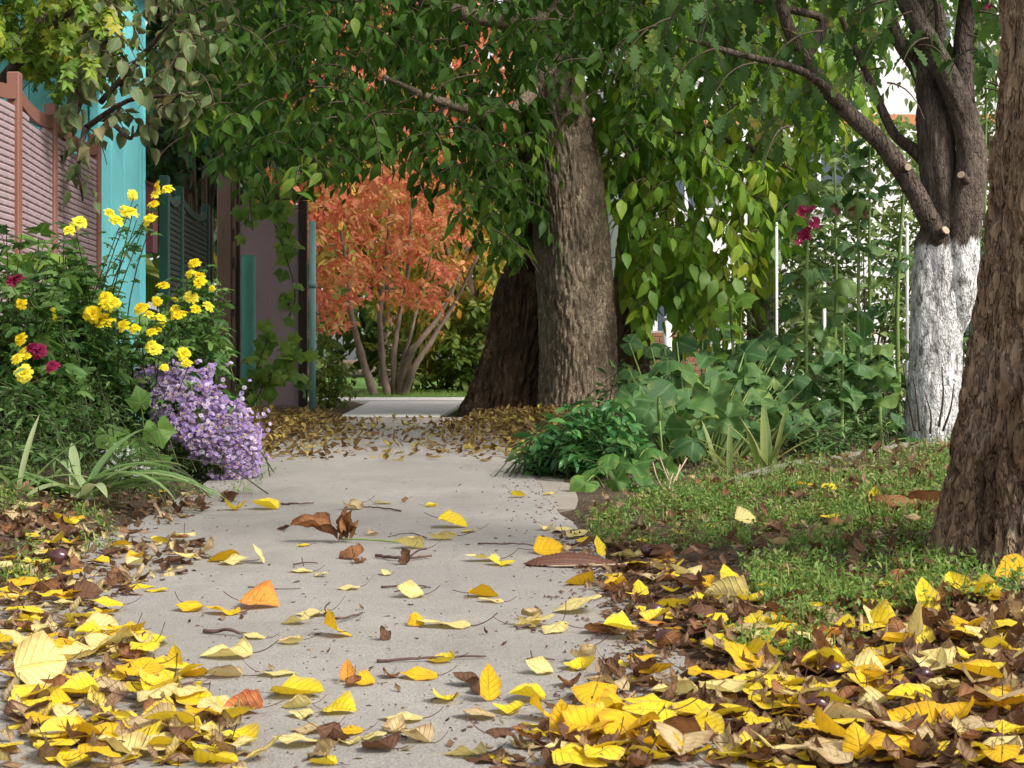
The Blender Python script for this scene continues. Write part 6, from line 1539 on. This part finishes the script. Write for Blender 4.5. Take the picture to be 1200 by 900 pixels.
# --- the mass of litter: brown leaf pieces, and small crumbs; the leaf drift across the far path
LT = [leaf_tpl(OV, .6, 4, 1, curl=c, fold=f, cup=cu, wave=.3, seed=i, twist=tw_) for i, (c, f, cu, tw_) in enumerate([(.9, .15, .1, .3), (-1.2, .1, -.2, -.3), (.4, .2, .1, .2), (-.6, -.15, .1, .5), (1.9, .4, .2, .8), (-.3, .05, -.1, .1)])]
def flat_leaves(P, size, tilt, lift, tpls, cr=(0, 1)):
    n = len(P); az = rng.uniform(0, 6.283, n); Y = np.stack([np.cos(az), np.sin(az), rng.normal(0, tilt, n)], 1); N = np.stack([rng.normal(0, tilt, n), rng.normal(0, tilt, n), np.ones(n)], 1)
    P = np.array(P); P[:, 2] += rng.uniform(.002, 1, n) * lift; sz_ = rng.uniform(*size, n)
    return P, frames(Y, N, sz_), rng.integers(0, len(tpls), n), rng.uniform(*cr, n)
def zone_points(zone, n, power=1.0): return np.array([hit_fast(x, y) for x, y in zpick(zone, n, power)])
def hit_fast(px, py):
    d = CH * F / max(py - HZ, 5)
    for _ in range(12):
        x = (px - 600) / F * d; z = float(sz(x, d)); d = .5 * d + .5 * (CH - z) * F / max(py - HZ, 5)
    x = (px - 600) / F * d; return (x, d, float(sz(x, d)))
sets = []
for zone, n, sz_, tilt, lift, cr in (('heap_top', 560, (.015, .055), .16, .008, (0, .9)), ('heap_mid', 270, (.012, .05), .13, .007, (.35, 1)), ('heap_low', 230, (.012, .06), .11, .006, (.4, 1)), ('path_far', 60, (.006, .022), .2, .002, (0, .8)),
                                 ('path_low', 150, (.005, .02), .2, .002, (0, .8)), ('grass', 1000, (.015, .055), .25, .032, (.1, .75)), ('rim', 850, (.008, .04), .18, .006, (.05, .65)), ('slope', 1150, (.012, .06), .12, .006, (.12, .85)), ('front', 1150, (.012, .055), .09, .006, (.12, .93)), ('bank', 420, (.015, .06), .25, .008, (0, .9))):
    sets.append(flat_leaves(zone_points(zone, n), sz_, tilt, lift, LT, cr))
# beyond the frame the litter goes on
NS_ = 7000; side = np.stack([np.where(rng.uniform(0, 1, NS_) < .4, rng.uniform(-2.5, -.75, NS_), rng.uniform(.45, 4.5, NS_)), rng.uniform(-.5, 6.2, NS_), np.zeros(NS_)], 1); side[:, 2] = gz(side[:, 0], side[:, 1])
pxs, pys, _ = proj(side); side = side[(pxs < -5) | (pxs > 1205) | (pys > 905) | (side[:, 1] < 1)]; side = side[rng.uniform(0, 1, len(side)) < 1.1 - .14 * side[:, 1]]
vb = np.stack([rng.uniform(.5, 2.2, 420), rng.uniform(4.3, 6.4, 420), np.zeros(420)], 1); vb = vb[vb[:, 1] < y_edge(vb[:, 0]) - .02]; vb[:, 2] = gz(vb[:, 0], vb[:, 1])
sets.append(flat_leaves(vb, (.03, .07), .25, .03, LT, (.1, .7)))
sets.append(flat_leaves(side, (.015, .06), .18, .01, LT, (0, .85)))
V, T, L = merged(*cat(*sets), LT)
tag(link('leaf_litter', mk('leaf_litter', V, T, L), mat=FM['litter']), 'crumbled brown leaf litter spread over verge and heap', 'leaf litter', kind='stuff')
FLT = POSE['flat'] + POSE['flat'][:3] + POSE['domed'][:3]
sets = [flat_leaves(zone_points(z, n), (.045, .075), .14, l, FLT, (0, 1)) for z, n, l in (('heap_mid', 38, .01), ('heap_low', 40, .01), ('slope', 50, .012), ('front', 90, .01), ('heap_top', 14, .014), ('rim', 14, .012))]
near_out = side[rng.uniform(0, 1, len(side)) < .13]; sets.append(flat_leaves(near_out, (.045, .075), .14, .014, FLT, (0, 1)))
V, T, L = merged(*cat(*sets), FLT)
tag(link('yellow_leaf_litter', mk('yellow_leaf_litter', V, T, L), mat=FM['bright yellow']), 'yellow leaves lying buried under the others in the heaps', 'leaf litter', kind='stuff')
# drift over the far path
D_ = []
while len(D_) < 3600:
    y = rng.uniform(7.3, 12.8); x = rng.uniform(-2.2, .55)
    c = float(eL(y) + eR(y)) / 2; hw = float(eR(y) - eL(y)) / 2; e = abs(x - c) / hw
    dens = (.25 + .75 * smooth(.25, .95, e)) * smooth(7.2, 8.3, y) * (1 - .55 * smooth(11.2, 12.8, y))
    if rng.uniform() > dens: continue
    hump = .12 * float(smooth(.5, 1.05, e)) * float(smooth(7.6, 9, y)) * (1 - float(smooth(11.8, 12.9, y)))
    D_.append((x, y, float(sz(x, y)) + hump * rng.uniform(.2, 1)))
S = flat_leaves(np.array(D_), (.035, .075), .25, .012, LT, (0, 1)); V, T, L = merged(*S, LT)
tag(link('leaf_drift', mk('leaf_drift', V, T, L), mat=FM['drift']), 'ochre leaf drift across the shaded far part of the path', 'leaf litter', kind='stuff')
# crumbs on the path: grit, bits of stalk
g = Geo()
for k in range(520):
    x, y = rng.uniform(100, 760), 545 + 355 * rng.uniform() ** .8
    p = hit_fast(x, y)
    if not bool(on_path(p[0], p[1])): continue
    a = rng.uniform(0, 6.28); ln, wd = rng.uniform(.001, .006), rng.uniform(.0008, .002); u = np.array([math.cos(a), math.sin(a), 0]) * ln; v = np.array([-math.sin(a), math.cos(a), 0]) * wd; P = np.array(p)
    g.add([P - u, P + v, P + u, P - v, P + [0, 0, wd * 1.6]], T=[(0, 3, 4), (3, 2, 4), (2, 1, 4), (1, 0, 4)])
for k in range(900):
    y = rng.uniform(2.0, 7.0) if k % 3 else rng.uniform(2.0, 4.0); e = abs(rng.normal(0, .1)); x = float(eR(y)) - e if rng.uniform() < .6 else float(eL(y)) + e
    a = rng.uniform(0, 6.28); ln, wd = rng.uniform(.002, .009), rng.uniform(.001, .004); u = np.array([math.cos(a), math.sin(a), 0]) * ln; v = np.array([-math.sin(a), math.cos(a), 0]) * wd; P = np.array([x, y, .001])
    g.add([P - u, P + v, P + u, P - v, P + [0, 0, wd * 1.4]], T=[(0, 3, 4), (3, 2, 4), (2, 1, 4), (1, 0, 4)])
tag(link('grit', g.mesh('grit', False), mat=M['twig_fallen']), 'dark crumbs of bark and grit scattered over the path', 'grit', kind='stuff')

# --- grass and knotweed on the verge
M['grass'] = leaf_mat('grass_blade', [(0, (.07, .13, .02)), (.5, (.14, .22, .04)), (.85, (.24, .28, .07)), (1, (.4, .35, .15))], (.2, .25, .1), .2, .35, .55, side=0)
M['knot'] = leaf_mat('knotgrass', [(0, (.065, .14, .02)), (.5, (.12, .22, .032)), (.88, (.21, .29, .055)), (1, (.32, .28, .1))], (.15, .22, .08), .2, .3, .5, side=0)
BL = [leaf_tpl(STRAP, .06, 4, 1, curl=-c, fold=.4, seed=i) for i, c in enumerate([.5, 1.1, 1.7])]
LN = [leaf_tpl(LANCE, .42, 2, 1, curl=-.4, fold=.3, seed=i) for i in range(2)]
GPOLY = [([(690, 612), (760, 580), (850, 575), (900, 600), (880, 640), (780, 650), (700, 640)], 1.0), ([(880, 660), (960, 615), (1105, 600), (1110, 690), (1080, 720), (940, 740), (890, 710)], 1.0), ([(740, 588), (770, 572), (850, 543), (950, 522), (1060, 506), (1115, 508), (1110, 610), (900, 625), (780, 600)], 1.1), ([(830, 740), (1000, 720), (1010, 770), (860, 780)], .35), ([(1080, 650), (1200, 660), (1200, 720), (1080, 720)], .35), ([(0, 640), (40, 640), (45, 690), (0, 690)], .7), ([(0, 560), (110, 575), (60, 600), (0, 605)], .9), ([(60, 590), (110, 600), (150, 640), (100, 650)], .6), ([(300, 560), (320, 550), (300, 580), (250, 590)], .5)]
bp, bs, kp, ks = [], [], [], []
for poly, dens in GPOLY:
    x0, x1 = min(p[0] for p in poly), max(p[0] for p in poly); y0, y1 = min(p[1] for p in poly), max(p[1] for p in poly)
    N_ = int((x1 - x0) * (y1 - y0) * .16 * dens)
    for _ in range(N_):
        x, y = rng.uniform(x0, x1), rng.uniform(y0, y1)
        if not in_poly(np.array([x]), np.array([y]), poly)[0]: continue
        p = hit_fast(x, y)
        cl = noise.noise(Vector((p[0] * 6, p[1] * 5, 1)))
        if cl < (.06 if poly[0][0] == 740 else .02) and rng.uniform() > .12: continue
        if math.hypot(p[0] - 1.195, p[1] - 3.36) < .27 or p[1] > 7.5: continue
        if rng.uniform() < .26: bp.append(p)
        else: kp.append(p)
for _ in range(4200):
    x = rng.uniform(.5, 2.3); y = rng.uniform(4.5, float(y_edge(x)) - .01)
    if noise.noise(Vector((x * 3.5, y * 3, 1))) < .0 and rng.uniform() > .2: continue
    (bp if rng.uniform() < .3 else kp).append((x, y, float(gz(x, y))))
out_g = np.stack([rng.uniform(.6, 4.4, 6000), rng.uniform(2.6, 7.4, 6000), np.zeros(6000)], 1); out_g[:, 2] = gz(out_g[:, 0], out_g[:, 1]); pxs = proj(out_g)[0]; out_g = out_g[(pxs > 1210)]
bp = np.concatenate([np.array(bp), out_g]); n = len(bp); az = rng.uniform(0, 6.28, n); el = rng.uniform(.5, 1.45, n)
Y = np.stack([np.cos(az) * np.cos(el), np.sin(az) * np.cos(el), np.sin(el)], 1); N = np.stack([-np.cos(az) * np.sin(el), -np.sin(az) * np.sin(el), np.cos(el)], 1) * -1
V, T, L = merged(bp, frames(Y, N, rng.uniform(.025, .075, n)), rng.integers(0, 3, n), rng.uniform(0, 1, n), BL)
tag(link('grass', mk('grass', V, T, L), mat=M['grass']), 'short green grass on the verge around the furrowed trunk', 'grass', kind='stuff')
kp = np.concatenate([np.array(kp), out_g[::2] + [.01, .01, 0]]); m = 7
az = rng.uniform(0, 6.28, len(kp)); ln = rng.uniform(.02, .07, len(kp)); g = []
P = kp[:, None, :] + np.stack([np.cos(az), np.sin(az), np.full(len(kp), .75)], 1)[:, None, :] * (ln[:, None] * np.linspace(.1, 1, m)[None])[:, :, None]
P = P.reshape(-1, 3); n = len(P); Y = rand_unit(n) + [0, 0, .25]; N = rand_unit(n) * .6 + [0, -.2, .9]
V, T, L = merged(P, frames(Y, N, rng.uniform(.008, .02, n)), rng.integers(0, 2, n), rng.uniform(0, 1, n), LN)
tag(link('knotgrass', mk('knotgrass', V, T, L), mat=M['knot']), 'low tiny-leaved knotgrass carpet on the verge', 'ground cover', kind='stuff')
# far lawn blades and verge grass by the far trunks
n = 2500; P = np.stack([rng.uniform(-.5, .5, n), rng.uniform(14.2, 17.6, n), np.full(n, .012)], 1)
n2 = 5000; P2 = np.stack([rng.uniform(-4, 1.4, n2), rng.uniform(19.5, 22, n2), np.full(n2, .016)], 1); P = np.concatenate([P, P2]); n = len(P)
az = rng.uniform(0, 6.28, n); Y = np.stack([np.cos(az) * .4, np.sin(az) * .4, np.ones(n)], 1); N = rand_unit(n)
V, T, L = merged(P, frames(Y, N, rng.uniform(.03, .08, n)), rng.integers(0, 3, n), rng.uniform(0, .8, n), BL)
tag(link('lawn_grass', mk('lawn_grass', V, T, L), mat=M['grass']), 'grass blades on the far sunlit lawn and strip', 'grass', kind='stuff')
